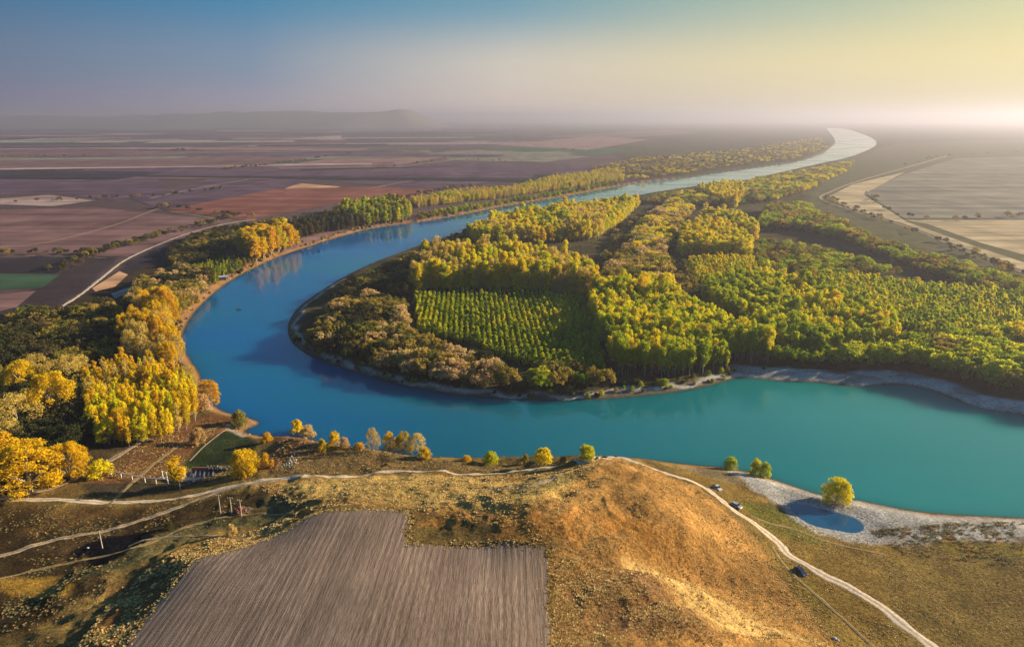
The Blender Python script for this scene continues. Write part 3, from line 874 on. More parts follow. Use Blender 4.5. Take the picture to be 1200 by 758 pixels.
class Species:
    def __init__(s, kind, pal, nleaf, lsize, bark, nvar=3, limbs=8):
        s.crowns, s.trunks, s.both = [], [], []
        rng = np.random.default_rng(abs(hash((kind, nleaf))) % 1000 if False else sum(map(ord, kind + pal)) + nleaf)
        for i in range(nvar):
            V, F, cl = make_crown(kind, nleaf, lsize, rng)
            tv, tf = make_trunk(kind, cl, rng, limbs)
            s.crowns.append(np_mesh('crown', V, F, [LEAF[pal]]))
            me = bpy.data.meshes.new('trunk'); me.from_pydata(tv.tolist(), [], tf); me.materials.append(bark); me.update(); s.trunks.append(me)
            me = bpy.data.meshes.new(kind)
            me.from_pydata(np.vstack([V, tv]).tolist(), [], [tuple(f) for f in F.tolist()] + [tuple(i + len(V) for i in f) for f in tf])
            me.materials.append(LEAF[pal]); me.materials.append(bark)
            me.polygons.foreach_set('material_index', np.array([0] * len(F) + [1] * len(tf), np.int32)); me.update()
            s.both.append(me)
_sp = {}
DETAIL = {'poplar': (900, .020), 'plume': (1000, .022), 'young': (230, .042), 'fan': (3600, .016), 'bush': (2400, .028), 'wood': (750, .028)}
def species(kind, pal, near=False):
    key = (kind, pal, near)
    if key not in _sp:
        n, s = DETAIL[kind]
        if near: n, s = int(n * 2.6), s * .64
        if pal == 'bare': n = int(n * .45)
        _sp[key] = Species(kind, pal, n, s, BARK_D if pal in ('dark', 'olive', 'rust') or kind in ('bush', 'wood') else BARK, 4 if not near else 3, 14 if near or pal == 'bare' else 6)
    return _sp[key]

TREES = []   # dicts: x y z H name kind pal label group
def add_tree(x, y, H, name, kind, pal, label, group, wx=1.0, z=None, force=False):
    TREES.append(dict(x=x, y=y, z=float(T(x, y)) if z is None else z, H=H, name=name, kind=kind, pal=pal, label=label, group=group, wx=wx, force=force))

HUE = {'bare': 'thin-leaved', 'amber': 'amber', 'gold': 'golden', 'lime': 'yellow-green', 'green': 'green', 'olive': 'olive', 'dark': 'dark', 'rust': 'brown'}
def cell_label(label, pal, tall, di, ai):
    w = label.split(); k = [i for i, q in enumerate(w) if q in ('tree', 'poplar', 'bush')][0]
    w = [('taller' if tall else 'shorter'), HUE[pal]] + w[k:]
    tail = (('front', 'middle', 'back')[di] + ' ' + ('far west', 'west', 'centre', 'east', 'far east')[ai]).split()
    if len(w) + len(tail) > 16: w = [q for q in w if q != 'the']
    return ' '.join(w) + ', ' + ' '.join(tail)
def region(px, H, sp_, name, kind, pal, label, group, rows=None, zt=.8, keep=1.0, hv=.18, jit=.42, wx=1.0, base=2.6, cap=None):
    """Fill the patch whose canopy outline is px. pal: name, or list of (name, weight)."""
    P = np.array([unproj(u, v, base + H * zt) for u, v in px])
    x0, y0 = P.min(0); x1, y1 = P.max(0)
    ang = rows if rows is not None else random.uniform(0, 1)
    c, s = math.cos(ang), math.sin(ang)
    R = math.hypot(x1 - x0, y1 - y0) / 2 + sp_; cx, cy = (x0 + x1) / 2, (y0 + y1) / 2
    g = np.arange(-R, R, sp_)
    A, B = np.meshgrid(g, g)
    j = jit if rows is None else .10
    A = A + RNG.uniform(-j, j, A.shape) * sp_; B = B + RNG.uniform(-j, j, B.shape) * sp_
    if rows is None: A[::2] += sp_ * .5
    X, Y = cx + A * c - B * s, cy + A * s + B * c
    X, Y = X.ravel(), Y.ravel()
    m = inside(P, X, Y)
    X, Y = X[m], Y[m]
    sd_ = river_sd(X, Y)
    m = (sd_ > 5 + 10 * ((X > 105) & (Y < 345) & (Y > 200))) & (RNG.random(len(X)) < keep)
    X, Y = X[m], Y[m]
    Z = T(X, Y); q = fbm(X / 25, Y / 25, 3)
    hs = H * (1 + (q - .5) * .5) * RNG.uniform(1 - hv, 1 + hv, len(X)) * np.where(RNG.random(len(X)) < .07, 1.22, 1)
    dd_ = np.hypot(X, Y); aa_ = np.arctan2(X, Y)
    if len(X):
        dq = np.quantile(dd_, [.33, .66]); aq = np.quantile(aa_, [.2, .4, .6, .8])
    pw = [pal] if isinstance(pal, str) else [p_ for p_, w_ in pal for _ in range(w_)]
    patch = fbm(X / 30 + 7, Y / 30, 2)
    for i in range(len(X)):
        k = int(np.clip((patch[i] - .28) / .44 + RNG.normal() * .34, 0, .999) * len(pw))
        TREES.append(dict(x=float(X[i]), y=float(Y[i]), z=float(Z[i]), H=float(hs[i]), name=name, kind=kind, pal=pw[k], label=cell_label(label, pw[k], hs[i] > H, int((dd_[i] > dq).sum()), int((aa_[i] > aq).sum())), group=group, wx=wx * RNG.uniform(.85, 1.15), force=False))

GP, YP, WT, SH = 'golden_poplar', 'plantation_poplar', 'woodland_tree', 'shrub'
# --- island inside the river bend
region([(480,318),(498,297),(560,288),(640,291),(688,305),(703,330),(640,324),(560,320),(484,324)], 18, 4.2, GP, 'poplar', [('lime',1),('gold',4),('bare',2)], 'tall golden poplar in the dense square block behind the tree nursery', 'tall poplars of the square block', rows=.05, hv=.18, wx=.95)
region([(486,347),(560,345),(640,345),(688,352),(700,395),(712,436),(640,430),(600,420),(560,402),(490,388)], 6.2, 3.1, YP, 'young', [('green',3),('lime',1)], 'small green poplar in the straight rows of the island tree nursery', 'young poplars of the island nursery', rows=.06, hv=.2, wx=1.2, zt=.3, keep=.95)
region([(368,392),(378,362),(420,345),(470,352),(484,392),(520,405),(566,415),(612,440),(606,446),(540,442),(460,432),(400,414),(376,402)], 9, 4.6, WT, 'wood', [('dark',2),('olive',5),('rust',1)], 'olive and brown rounded tree in the woodland round the tip of the island', 'trees round the tip of the island', wx=1.15)
region([(362,390),(376,402),(400,416),(460,436),(540,448),(606,452),(700,456),(712,462),(640,462),(560,457),(480,446),(410,428),(370,408)], 5.5, 4.0, WT, 'bush', [('dark',3),('olive',2)], 'low dark bushy tree along the gravel shore of the island', 'low trees on the gravel shore', wx=.9)
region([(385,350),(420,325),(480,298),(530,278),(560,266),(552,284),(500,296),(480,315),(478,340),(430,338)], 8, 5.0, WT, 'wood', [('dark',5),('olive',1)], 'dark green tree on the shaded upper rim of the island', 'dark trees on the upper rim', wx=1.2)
region([(610,436),(660,424),(712,440),(722,452),(690,456),(640,450)], 7.5, 4.6, WT, 'wood', [('olive',3),('green',1)], 'olive tree between the nursery rows and the island shore', 'trees below the nursery', wx=1.2)
region([(548,268),(592,252),(650,244),(720,235),(748,232),(728,250),(700,266),(640,270),(560,274)], 17, 5.0, GP, 'poplar', [('lime',1),('gold',4),('bare',1)], 'golden poplar in the long grove along the upper island shore', 'poplars of the long upper grove', rows=.3, wx=1.2)
region([(700,330),(726,300),(742,272),(765,248),(790,234),(812,240),(800,258),(778,285),(782,332)], 11, 5.2, WT, 'wood', [('olive',3),('rust',2),('gold',2)], 'gold and rust tree in the curved belt running up the island', 'trees of the curved belt', wx=1.2)
region([(796,280),(800,264),(850,262),(880,276),(880,290),(850,288),(798,286)], 16, 5.0, GP, 'poplar', 'gold', 'bright gold poplar in the compact block mid island', 'poplars of the compact gold block', rows=.1, wx=1.3)
region([(812,258),(826,247),(862,250),(888,260),(886,272),(850,260)], 15, 5.5, GP, 'poplar', [('lime',1),('gold',2),('bare',1)], 'golden poplar just behind the compact gold block', 'poplars behind the compact block', wx=1.3)
region([(806,300),(880,298),(892,316),(816,322)], 8, 4.2, YP, 'young', [('gold',3),('lime',1)], 'small golden poplar in rows in front of the compact gold block', 'young golden poplars in rows', rows=.1, wx=1.2)
region([(692,345),(700,335),(735,332),(790,342),(850,370),(905,396),(905,412),(840,410),(780,416),(722,412),(704,385)], 14.5, 3.5, GP, 'plume', [('green',1),('lime',9),('gold',2)], 'yellow green poplar in the dense south wood of the island', 'poplars of the south wood', hv=.2, wx=.70, rows=.2)
region([(820,338),(850,322),(900,318),(960,335),(1045,372),(1050,392),(980,398),(935,400),(900,384),(850,358)], 13.5, 3.8, GP, 'plume', [('green',3),('lime',5),('gold',1)], 'green poplar turning yellow in the wood east of the island gap', 'poplars of the green east wood', hv=.2, wx=.74, rows=.25)
region([(948,330),(1000,322),(1100,330),(1200,342),(1330,365),(1330,400),(1200,384),(1100,388),(1050,376),(990,346)], 8.5, 3.9, YP, 'young', [('green',2),('lime',3)], 'green poplar in the wide east plantation above the shore', 'poplars of the wide east plantation', rows=.55, wx=1.35)
region([(1050,392),(1100,390),(1200,386),(1330,400),(1330,470),(1200,440),(1150,436),(1060,408)], 11.5, 5.4, WT, 'wood', [('green',2),('lime',5),('olive',1)], 'yellow green rounded tree in the wood above the eastern island shore', 'trees above the eastern shore', wx=1.15)
region([(900,410),(960,402),(1050,402),(1150,440),(1200,450),(1330,480),(1330,520),(1200,470),(1130,452),(1050,436),(950,430),(880,428)], 8.5, 4.8, WT, 'wood', [('green',4),('dark',2),('olive',1)], 'dull green tree on the shore below the green east wood', 'trees along the eastern shore', wx=1.2)
region([(886,258),(960,268),(1060,302),(1140,330),(1200,340),(1330,370),(1330,356),(1180,322),(1100,300),(1040,282),(980,262),(930,245)], 8.5, 6.2, WT, 'wood', [('olive',4),('green',2)], 'faded olive tree in the belt beside the levee', 'trees of the levee belt', wx=1.2)
region([(880,300),(886,280),(960,288),(1060,318),(1000,318),(948,328),(900,314)], 7.5, 6.4, WT, 'wood', [('green',3),('olive',3)], 'green tree in the open wood above the wide plantation', 'trees of the open wood', wx=1.2, keep=.8)
region([(790,330),(800,300),(812,326),(830,335),(800,340)], 6.5, 5.2, WT, 'wood', [('olive',3),('dark',2)], 'small olive tree in the gap between the island woods', 'trees in the gap', wx=1.1, keep=.7)
region([(706,300),(725,262),(750,250),(740,275),(722,305),(700,325)], 5.5, 5.0, WT, 'wood', [('dark',3),('olive',1)], 'low dark tree in the hollow west of the curved belt', 'low trees of the hollow', wx=1.1)
region([(770,290),(790,262),(806,250),(800,270),(792,300),(786,330)], 5.5, 5.6, WT, 'wood', [('dark',3),('olive',1)], 'low dark tree in the hollow east of the curved belt', 'low trees of the east hollow', wx=1.1)
region([(890,262),(900,240),(940,238),(985,258),(1010,278),(940,262)], 11, 7.0, WT, 'wood', [('olive',3),('green',2)], 'hazy olive tree beyond the compact gold block', 'hazy trees beyond the gold block', wx=1.3)
region([(750,232),(800,224),(860,214),(905,206),(960,196),(1000,188),(990,200),(940,222),(900,232),(830,236)], 10, 9, WT, 'wood', [('olive',3),('green',2),('gold',1)], 'hazy tree on the far upper end of the island', 'hazy trees of the upper island', wx=1.3)
region([(815,218),(862,214),(872,222),(862,236),(838,228)], 15, 6.5, GP, 'poplar', 'gold', 'gold poplar in the little grove by the far field', 'poplars by the far field', wx=1.4)
# --- far western bank
region([(600,218),(650,206),(726,198),(732,208),(640,220),(600,226),(548,231),(490,238),(480,230),(545,222)], 9.5, 6.5, GP, 'poplar', [('lime',1),('gold',2),('bare',3)], 'pale gold poplar in the long riverside belt on the far bank', 'poplars of the far riverside belt', wx=1.5)
region([(690,196),(750,184),(860,176),(940,164),(962,160),(970,174),(930,185),(860,193),(760,207),(725,210)], 7, 13, WT, 'wood', [('olive',4),('dark',1),('gold',1)], 'hazy tree on the far bank below the distant bend', 'hazy trees below the distant bend', wx=1.5, keep=.6)
region([(545,240),(640,226),(720,212),(735,214),(640,231),(560,246),(500,256),(488,250)], 5, 6.5, SH, 'bush', [('green',2),('olive',2)], 'low green bush on the far riverbank', 'bushes on the far riverbank')
region([(388,246),(404,237),(470,232),(482,240),(476,252),(444,256),(424,252)], 15, 5, WT, 'poplar', [('green',2),('olive',2),('lime',1)], 'tall tree in the sharp edged block on the far bank', 'tall trees of the sharp edged block', rows=.2, wx=1.3)
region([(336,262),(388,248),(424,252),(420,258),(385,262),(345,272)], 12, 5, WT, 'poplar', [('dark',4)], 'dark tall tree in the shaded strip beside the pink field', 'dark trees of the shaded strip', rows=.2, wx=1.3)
region([(276,280),(300,270),(335,266),(347,272),(344,282),(300,288)], 17, 4.6, GP, 'poplar', [('lime',2),('amber',4)], 'golden poplar in the riverside block that mirrors in the water', 'poplars of the mirrored block', rows=.2, wx=1.3)
region([(195,292),(230,272),(330,255),(336,262),(276,278),(250,300),(200,306)], 7, 5.5, WT, 'wood', [('dark',4),('olive',1)], 'dark low tree behind the mirrored poplar block', 'dark trees behind the mirrored block', wx=1.1)
region([(216,312),(262,300),(322,297),(302,306),(270,320),(240,334),(222,330)], 4.5, 4.0, YP, 'young', [('green',3),('olive',1)], 'small green tree in rows below the mirrored poplar block', 'small trees below the mirrored block', wx=1.2)
region([(140,352),(172,322),(212,308),(240,318),(262,326),(236,350),(224,362),(196,352)], 9, 4.8, WT, 'wood', [('olive',3),('rust',3),('dark',1)], 'brown olive tree on the western bank above the gold cluster', 'brown trees of the western bank', wx=1.1)
region([(-260,410),(0,382),(60,366),(130,348),(148,372),(134,408),(90,415),(40,420),(0,430),(-260,450)], 8.5, 5.0, WT, 'wood', [('dark',5),('olive',2)], 'dark green tree in the shaded wood beside the plain track', 'dark trees of the west wood', wx=1.15)
region([(-260,450),(0,432),(60,418),(98,414),(96,440),(100,500),(40,560),(0,570),(-260,570)], 8.5, 5.6, WT, 'wood', [('dark',4),('olive',2),('bare',2)], 'dark tree standing under the tall golden ones of the west wood', 'understorey of the west wood', wx=1.15, base=4.5, keep=.75)
# gold cluster and near rows
region([(142,378),(160,352),(185,342),(212,346),(222,360),(214,392),(196,404),(166,406),(150,396)], 15.5, 5.2, GP, 'fan', [('amber',4),('bare',1)], 'big blazing gold tree in the cluster on the western river bend', 'gold trees on the western bend', base=4, wx=.62, hv=.22)
region([(98,425),(130,414),(200,420),(222,436),(232,462),(214,478),(190,492),(152,500),(110,498),(96,455)], 11, 3.7, GP, 'poplar', [('gold',4),('amber',8),('bare',1)], 'slim golden poplar in the rows between wood edge track and river', 'slim poplars of the near rows', rows=1.15, hv=.2, base=4.5, wx=.74, keep=.92)

# --- single trees: base pixel, height px, width px
def along(px, n, H, pal, label, group, off=6):
    L = catmull([unproj(u, v) for u, v in px], 8); k = RNG.uniform(0, len(L) - 1.001, n)
    for q in k:
        i = int(q); f = q - i; p_ = L[i] * (1 - f) + L[i + 1] * f
        for _ in range(6):
            x, y = p_ + RNG.normal(size=2) * off
            if 1.5 < river_sd(np.array([x]), np.array([y]))[0] < off * 2:
                h = H * RNG.uniform(.5, 1.3); pp = pal[RNG.integers(len(pal))]
                TREES.append(dict(x=float(x), y=float(y), z=float(T(x, y)), H=float(h), name=SH, kind='bush', pal=pp, label=cell_label(label, pp, h > H * .9, int(3 * (q / len(L)) % 1 * 2.99), min(4, int(5 * q / len(L)))).replace(', back', ',').replace(', front', ',').replace(', middle', ','), group=group, wx=1.0, force=False)); break
along([(215,400),(229,365),(248,346),(272,328),(300,313),(330,300)], 60, 2.2, ['olive', 'rust', 'dark', 'gold'], 'small bush on the clay bank below the mirrored poplars', 'bushes of the clay bank', 4)
along([(362,289),(400,277),(440,267),(500,259),(590,242)], 70, 2.6, ['olive', 'rust', 'rust', 'dark'], 'small bush on the clay bank by the pink field', 'bushes of the far clay bank', 5)
along([(340,395),(352,410),(380,424),(460,449),(580,467),(700,468),(800,458),(870,443)], 110, 2.0, ['dark', 'olive', 'green'], 'low bush on the pale gravel shore of the island', 'bushes of the gravel shore', 6)
along([(400,526),(500,540),(600,541),(660,541)], 26, 1.3, ['olive', 'rust', 'gold'], 'knee high bush on the near river bank', 'knee high bushes of the near bank', 4)
def hedge(px, n, H, pal, label, group):
    L = catmull([unproj(u, v) for u, v in px], 6)
    for q in RNG.uniform(0, len(L) - 1.001, n):
        i = int(q); f = q - i; x, y = L[i] * (1 - f) + L[i + 1] * f + RNG.normal(size=2) * 4
        TREES.append(dict(x=float(x), y=float(y), z=float(T(x, y)), H=float(H * RNG.uniform(.5, 1.3)), name=WT, kind='wood', pal=pal[RNG.integers(len(pal))], label=label, group=group, wx=1.3, force=False))
for px_, n_ in [([(0,303),(90,301),(120,302)], 22), ([(70,322),(110,303),(160,288),(230,270),(275,257)], 90), ([(0,241),(110,236),(200,232),(270,222)], 30), ([(260,201),(330,193),(410,181)], 60), ([(190,246),(300,258)], 22),
                ([(420,203),(520,190),(600,191)], 16), ([(200,178),(215,177),(240,179)], 34), ([(0,186),(120,184)], 14), ([(500,178),(600,173),(700,180)], 24), ([(430,166),(560,160),(700,158)], 60), ([(60,168),(240,157),(330,159)], 50), ([(60,366),(20,385),(-30,395)], 30), ([(480,236),(520,224),(560,220)], 30),
                ([(1012,227),(1060,258),(1200,257)], 20), ([(968,236),(1000,250),(1060,272),(1130,300),(1200,330)], 60), ([(1060,196),(1110,184),(1200,180)], 24)]:
    hedge(px_, n_, 6, ['dark', 'olive', 'dark'], 'small tree in a hedge line between the fields of the plain', 'hedge trees of the plain')
def one(u, v, hp, wp, name, kind, pal, label):
    x, y, z = hit(u, v)
    r = math.sqrt(x * x + y * y + (CAM_H - z) ** 2); ct = math.hypot(x, y) / r
    Wd = wp * r / FPX
    H = max(.6, (hp * r / FPX - Wd * .30 * (CAM_H - z) / r) / ct)
    half = {'fan': .43, 'bush': .60, 'plume': .25, 'wood': .44, 'poplar': .18, 'young': .26}[kind] * 2
    TREES.append(dict(x=x, y=y, z=z - .05, H=H, name=name, kind=kind, pal=pal, label=label, group=None, wx=Wd / (half * H), force=True))
one(36,576,54,66,'golden_tree','fan','amber','huge spreading golden tree at the corner of the wood beside the track')
one(84,562,40,40,'golden_tree','fan','amber','yellow green tree at the wood edge, next to the huge golden one')
one(6,560,46,50,'golden_tree','fan','amber','golden tree cut by the frame, below the brown wood')
one(66,494,52,44,'golden_tree','fan','amber','tall golden tree alone amid dark wood, wide fan crown')
one(28,462,34,36,'golden_tree','fan','amber','dull golden tree highest up in the dark west wood')
one(24,508,40,48,'brown_tree','fan','bare','brown gold tree behind the huge golden one')
one(48,448,30,28,'brown_tree','fan','bare','bare brown tree above the lone fan crowned golden tree')
one(86,452,34,30,'brown_tree','fan','bare','bare grey brown tree left of the poplar rows')
one(10,530,34,40,'brown_tree','fan','bare','brown tree near the frame edge above the huge golden crown')
one(112,508,30,26,'golden_tree','fan','lime','green and yellow tree between the lone golden tree and the rows')
one(145,514,34,30,'golden_tree','fan','amber','bright yellow tree on the near corner of the poplar rows')
one(170,506,34,28,'golden_tree','fan','amber','bright yellow tree beside the bend of the wood edge track')
one(128,520,26,24,'golden_tree','fan','lime','yellow green tree behind the wood edge track, smallest of its three')
one(210,488,30,30,'golden_tree','fan','amber','golden tree at the river end of the poplar rows')
one(222,460,30,24,'brown_tree','fan','bare','pale brown tree at the water edge by the poplar rows')
one(245,476,30,28,'golden_tree','fan','amber','round yellow tree standing alone on the river corner')
one(236,480,20,22,'golden_tree','bush','rust','brown bush tucked against the round yellow corner tree')
one(118,558,19,26,SH,'bush','gold','olive yellow bush beside the track at the end of the raised pipe')
one(211,573,36,25,'golden_tree','plume','amber','upright lemon yellow tree in front of the white ruin')
one(286,554,30,36,'golden_tree','bush','amber','wide olive gold tree beside the sunken ruin')
one(278,559,9,6,SH,'bush','amber','tiny yellow bush at the foot of the wide olive gold tree, nearer the ruin')
one(286,560,9,6,SH,'bush','amber','tiny yellow bush at the foot of the wide olive gold tree, middle one')
one(312,546,15,9,SH,'bush','amber','upright yellow bush between the olive gold tree and the beehives')
one(319,547,9,6,SH,'bush','amber','tiny orange bush beside the upright yellow bush')
one(313,517,11,13,SH,'bush','amber','round yellow bush at the waterline of the little cove')
one(281,499,19,20,SH,'bush','olive','olive yellow bush on the gravel spit')
one(233,520,19,18,SH,'bush','rust','brownish bush on the slope above the faint track')
one(348,509,18,17,SH,'bush','gold','yellow bush at the top of the small red headland')
one(361,513,16,20,SH,'bush','rust','peach coloured bush beside the yellow one on the red headland')
one(378,528,14,11,SH,'bush','amber','small yellow bush alone on the turf below the red headland')
one(392,522,18,16,SH,'bush','gold','olive gold bush on the near shore, first of a touching pair')
one(404,525,14,12,SH,'bush','rust','brown gold bush on the near shore, second of a touching pair')
one(421,526,9,14,SH,'bush','amber','low wide yellow bush left of the tall pinkish tree')
one(437,528,27,18,'brown_tree','fan','bare','tall pinkish brown tree on the near shore')
one(457,530,24,18,'brown_tree','fan','amber','brown gold tree at the start of the shoreline clump')
one(474,532,27,22,'golden_tree','fan','amber','tallest yellow tree in the shoreline clump')
one(490,533,26,20,'brown_tree','fan','bare','pinkish tree at the far end of the shoreline clump')
one(498,536,14,18,SH,'bush','amber','yellow bush at the foot of the pinkish clump tree')
one(547,541,9,12,SH,'bush','amber','small round yellow bush on the near shore, alone')
one(575,543,16,20,SH,'bush','gold','lopsided yellow bush on the near shore by the road')
one(609,544,8,10,SH,'bush','rust','small orange bush beside a dull green one near the crest')
one(616,541,10,9,SH,'bush','olive','small dull green bush beside an orange one near the crest')
one(637,543,21,24,'golden_tree','bush','gold','round yellow tree on the shore before the road climbs the crest')
one(660,542,9,10,SH,'bush','dark','small dark bush between two round yellow trees near the crest')
one(688,538,20,23,'golden_tree','bush','gold','round olive yellow tree just below the crest of the hill')
one(856,549,15,18,SH,'bush','lime','small round yellow green bush on the pale shore, nearest the crest')
one(885,557,20,15,'willow_tree','bush','gold','yellow green willow on the pale shore, left of a touching pair')
one(897,559,18,15,'willow_tree','bush','lime','yellow green willow on the pale shore, right of a touching pair')
one(981,588,28,35,'willow_tree','bush','gold','large round yellow green willow mirrored in the little pond')
one(272,627,13,12,SH,'bush','rust','pale straw coloured bush on the bright ledge above the field')
one(198,620,8,11,SH,'bush','dark','small dark green bush by the dirt track near the burnt hollow')
one(745,450,9,15,SH,'bush','dark','dark green bush on the island shore below the south wood')
one(778,452,10,14,SH,'bush','lime','yellow green bush on the island shore below the south wood')
one(385,270,10,8,SH,'bush','rust','single pale bush on the clay bank of the far side')
one(918,182 + 158,12,9,'golden_tree','plume','amber','single gold tree among the olive belt beside the levee, western one')
one(1073,338,12,9,'golden_tree','plume','amber','single gold tree among the olive belt beside the levee, eastern one')
one(1112,347,9,9,SH,'bush','olive','olive bush in the levee belt past the gold tree')

# bigger ones become single objects, the rest of each kind is one mass
cx_ = lambda d: d['H'] / math.sqrt(d['x'] ** 2 + d['y'] ** 2 + (CAM_H - d['z']) ** 2)
def seen(d):
    dx, dy, dz = d['x'], d['y'], d['z'] + d['H'] * .6 - CAM_H
    f = dy * cp - dz * sp; r = dx; u_ = dy * sp + dz * cp
    return f > 0 and abs(r / f) < .745 and abs(u_ / f) < .475
for d in TREES: d['px'] = cx_(d) * FPX; d['seen'] = seen(d)
by = {}
for d in TREES: by.setdefault(d['name'], []).append(d)
GLOSS = {GP: 'golden_poplars_beyond', YP: 'plantation_poplars_beyond', WT: 'woodland_beyond', SH: 'shrubbery_beyond'}
STUFFNAME = {GP: 'poplar_woods', YP: 'plantation_woods', WT: 'floodplain_woods', SH: 'shrubbery'}
tree_no = 0
print('trees', {k: len(v) for k, v in by.items()}, 'seen', sum(d['seen'] for d in TREES))

def place(d, parts):
    global tree_no
    tree_no += 1
    s = species(d['kind'], d['pal'], d['px'] > 24 and d['force'] or d['px'] > 32)
    k = tree_no % len(s.crowns)
    rz = random.uniform(0, 6.283); H = d['H']
    if parts:
        r = empty(d['name'], (d['x'], d['y'], d['z']), rz)
        r.scale = (H * d['wx'], H * d['wx'], H)
        new_obj('trunk', s.trunks[k], r); new_obj('crown', s.crowns[k], r)
    else:
        r = new_obj(d['name'], s.both[k], None, (d['x'], d['y'], d['z'])); r.rotation_euler = (0, 0, rz)
        r.scale = (H * d['wx'], H * d['wx'], H)
    tag(r, d['label'], 'bush' if d['name'] == SH else 'tree', d['group'])

def gn_mass(name, pts, meshes, label=None):
    """One object of many instanced meshes. pts: list of (x,y,z, rz, sx, sz, mesh index)."""
    lib = bpy.data.collections.new(name + '_sources')
    for i, m in enumerate(meshes):
        lib.objects.link(bpy.data.objects.new('%s_%03d' % (name, i), m))
    A = np.array(pts, float)
    me = bpy.data.meshes.new(name)
    me.vertices.add(len(A)); me.vertices.foreach_set('co', A[:, :3].astype(np.float32).ravel())
    a = me.attributes.new('rot', 'FLOAT_VECTOR', 'POINT'); q = np.zeros((len(A), 3), np.float32); q[:, 2] = A[:, 3]; a.data.foreach_set('vector', q.ravel())
    a = me.attributes.new('scl', 'FLOAT_VECTOR', 'POINT'); a.data.foreach_set('vector', np.stack([A[:, 4], A[:, 4], A[:, 5]], -1).astype(np.float32).ravel())
    a = me.attributes.new('pick', 'INT', 'POINT'); a.data.foreach_set('value', A[:, 6].astype(np.int32))
    o = new_obj(name, me)
    ng = bpy.data.node_groups.new(name, 'GeometryNodeTree')
    ng.interface.new_socket('Geometry', in_out='INPUT', socket_type='NodeSocketGeometry')
    ng.interface.new_socket('Geometry', in_out='OUTPUT', socket_type='NodeSocketGeometry')
    N = ng.nodes; gi = N.new('NodeGroupInput'); go = N.new('NodeGroupOutput'); ip = N.new('GeometryNodeInstanceOnPoints'); ci = N.new('GeometryNodeCollectionInfo')
    ci.inputs['Collection'].default_value = lib; ci.inputs['Separate Children'].default_value = True; ci.inputs['Reset Children'].default_value = True
    def na(nm, typ):
        x = N.new('GeometryNodeInputNamedAttribute'); x.data_type = typ; x.inputs['Name'].default_value = nm; return x.outputs['Attribute']
    ng.links.new(gi.outputs[0], ip.inputs['Points']); ng.links.new(ci.outputs[0], ip.inputs['Instance']); ip.inputs['Pick Instance'].default_value = True
    ng.links.new(na('pick', 'INT'), ip.inputs['Instance Index']); ng.links.new(na('rot', 'FLOAT_VECTOR'), ip.inputs['Rotation']); ng.links.new(na('scl', 'FLOAT_VECTOR'), ip.inputs['Scale'])
    ng.links.new(ip.outputs[0], go.inputs[0])
    md = o.modifiers.new('scatter', 'NODES'); md.node_group = ng
    return tag(o, label, None, None, 'stuff')

for name, L in by.items():
    L.sort(key=lambda d: (-(d['force'] * 100), -(d['seen'] * 1000 + d['px'])))
    if name in (GP, YP, WT, SH):
        single, rest = L[:298], L[298:]
        single = [d for d in single if d['seen'] or d['force']]; rest = [d for d in L if d not in single] if len(single) < 298 else rest
    else:
        single, rest = L, []
    for d in single: place(d, d['px'] > 11)
    if rest:
        meshes, key, pts = [], {}, []
        for d in rest:
            s = species(d['kind'], d['pal'])
            if (d['kind'], d['pal']) not in key:
                key[(d['kind'], d['pal'])] = (len(meshes), len(s.both)); meshes += s.both
            b, n = key[(d['kind'], d['pal'])]
            pts.append((d['x'], d['y'], d['z'], random.uniform(0, 6.283), d['H'] * d['wx'], d['H'], b + random.randrange(n)))
        gn_mass(STUFFNAME[name], pts, meshes)

# ------------------------------------------------------------------ dry grass tufts and stones
def tuft_mesh(name, mat, n, rng):
    V, F = [], []
    for i in range(n):
        a = rng.uniform(0, 6.283); r = rng.uniform(0, .5); lean = rng.uniform(.3, .8); h = rng.uniform(.3, .8); w = .12
        bx, by_ = r * math.cos(a), r * math.sin(a); tx, ty = bx + lean * math.cos(a), by_ + lean * math.sin(a)
        px_, py_ = -math.sin(a) * w, math.cos(a) * w
        b = len(V); V += [(bx - px_, by_ - py_, -.1), (bx + px_, by_ + py_, -.1), (tx + px_ * .6, ty + py_ * .6, h), (tx - px_ * .6, ty - py_ * .6, h)]; F.append((b, b+1, b+2, b+3))
    return np_mesh(name, V, F, [mat])
T_GOLD = leaf_mat('dry_gold_grass', [(0, (.55, .36, .11)), (.5, (.70, .50, .18)), (1, (.80, .62, .28))], .3)
T_RUST = leaf_mat('rusty_dry_weeds', [(0, (.32, .17, .05)), (.6, (.45, .26, .08)), (1, (.55, .38, .13))], .3)
T_GREY = leaf_mat('grey_green_weeds', [(0, (.18, .16, .06)), (1, (.32, .27, .12))], .3)
rg = np.random.default_rng(5)
tm = [tuft_mesh('tuft', m, 26, rg) for m in (T_GOLD, T_GOLD, T_RUST, T_GREY)]
LAWN = poly([(205,552),(236,518),(262,503),(300,500),(305,525),(290,548),(250,550)])
BURNT = poly([(106,662),(100,650),(84,648),(102,636),(128,628),(165,622),(182,628),(160,640),(148,650),(122,662)])
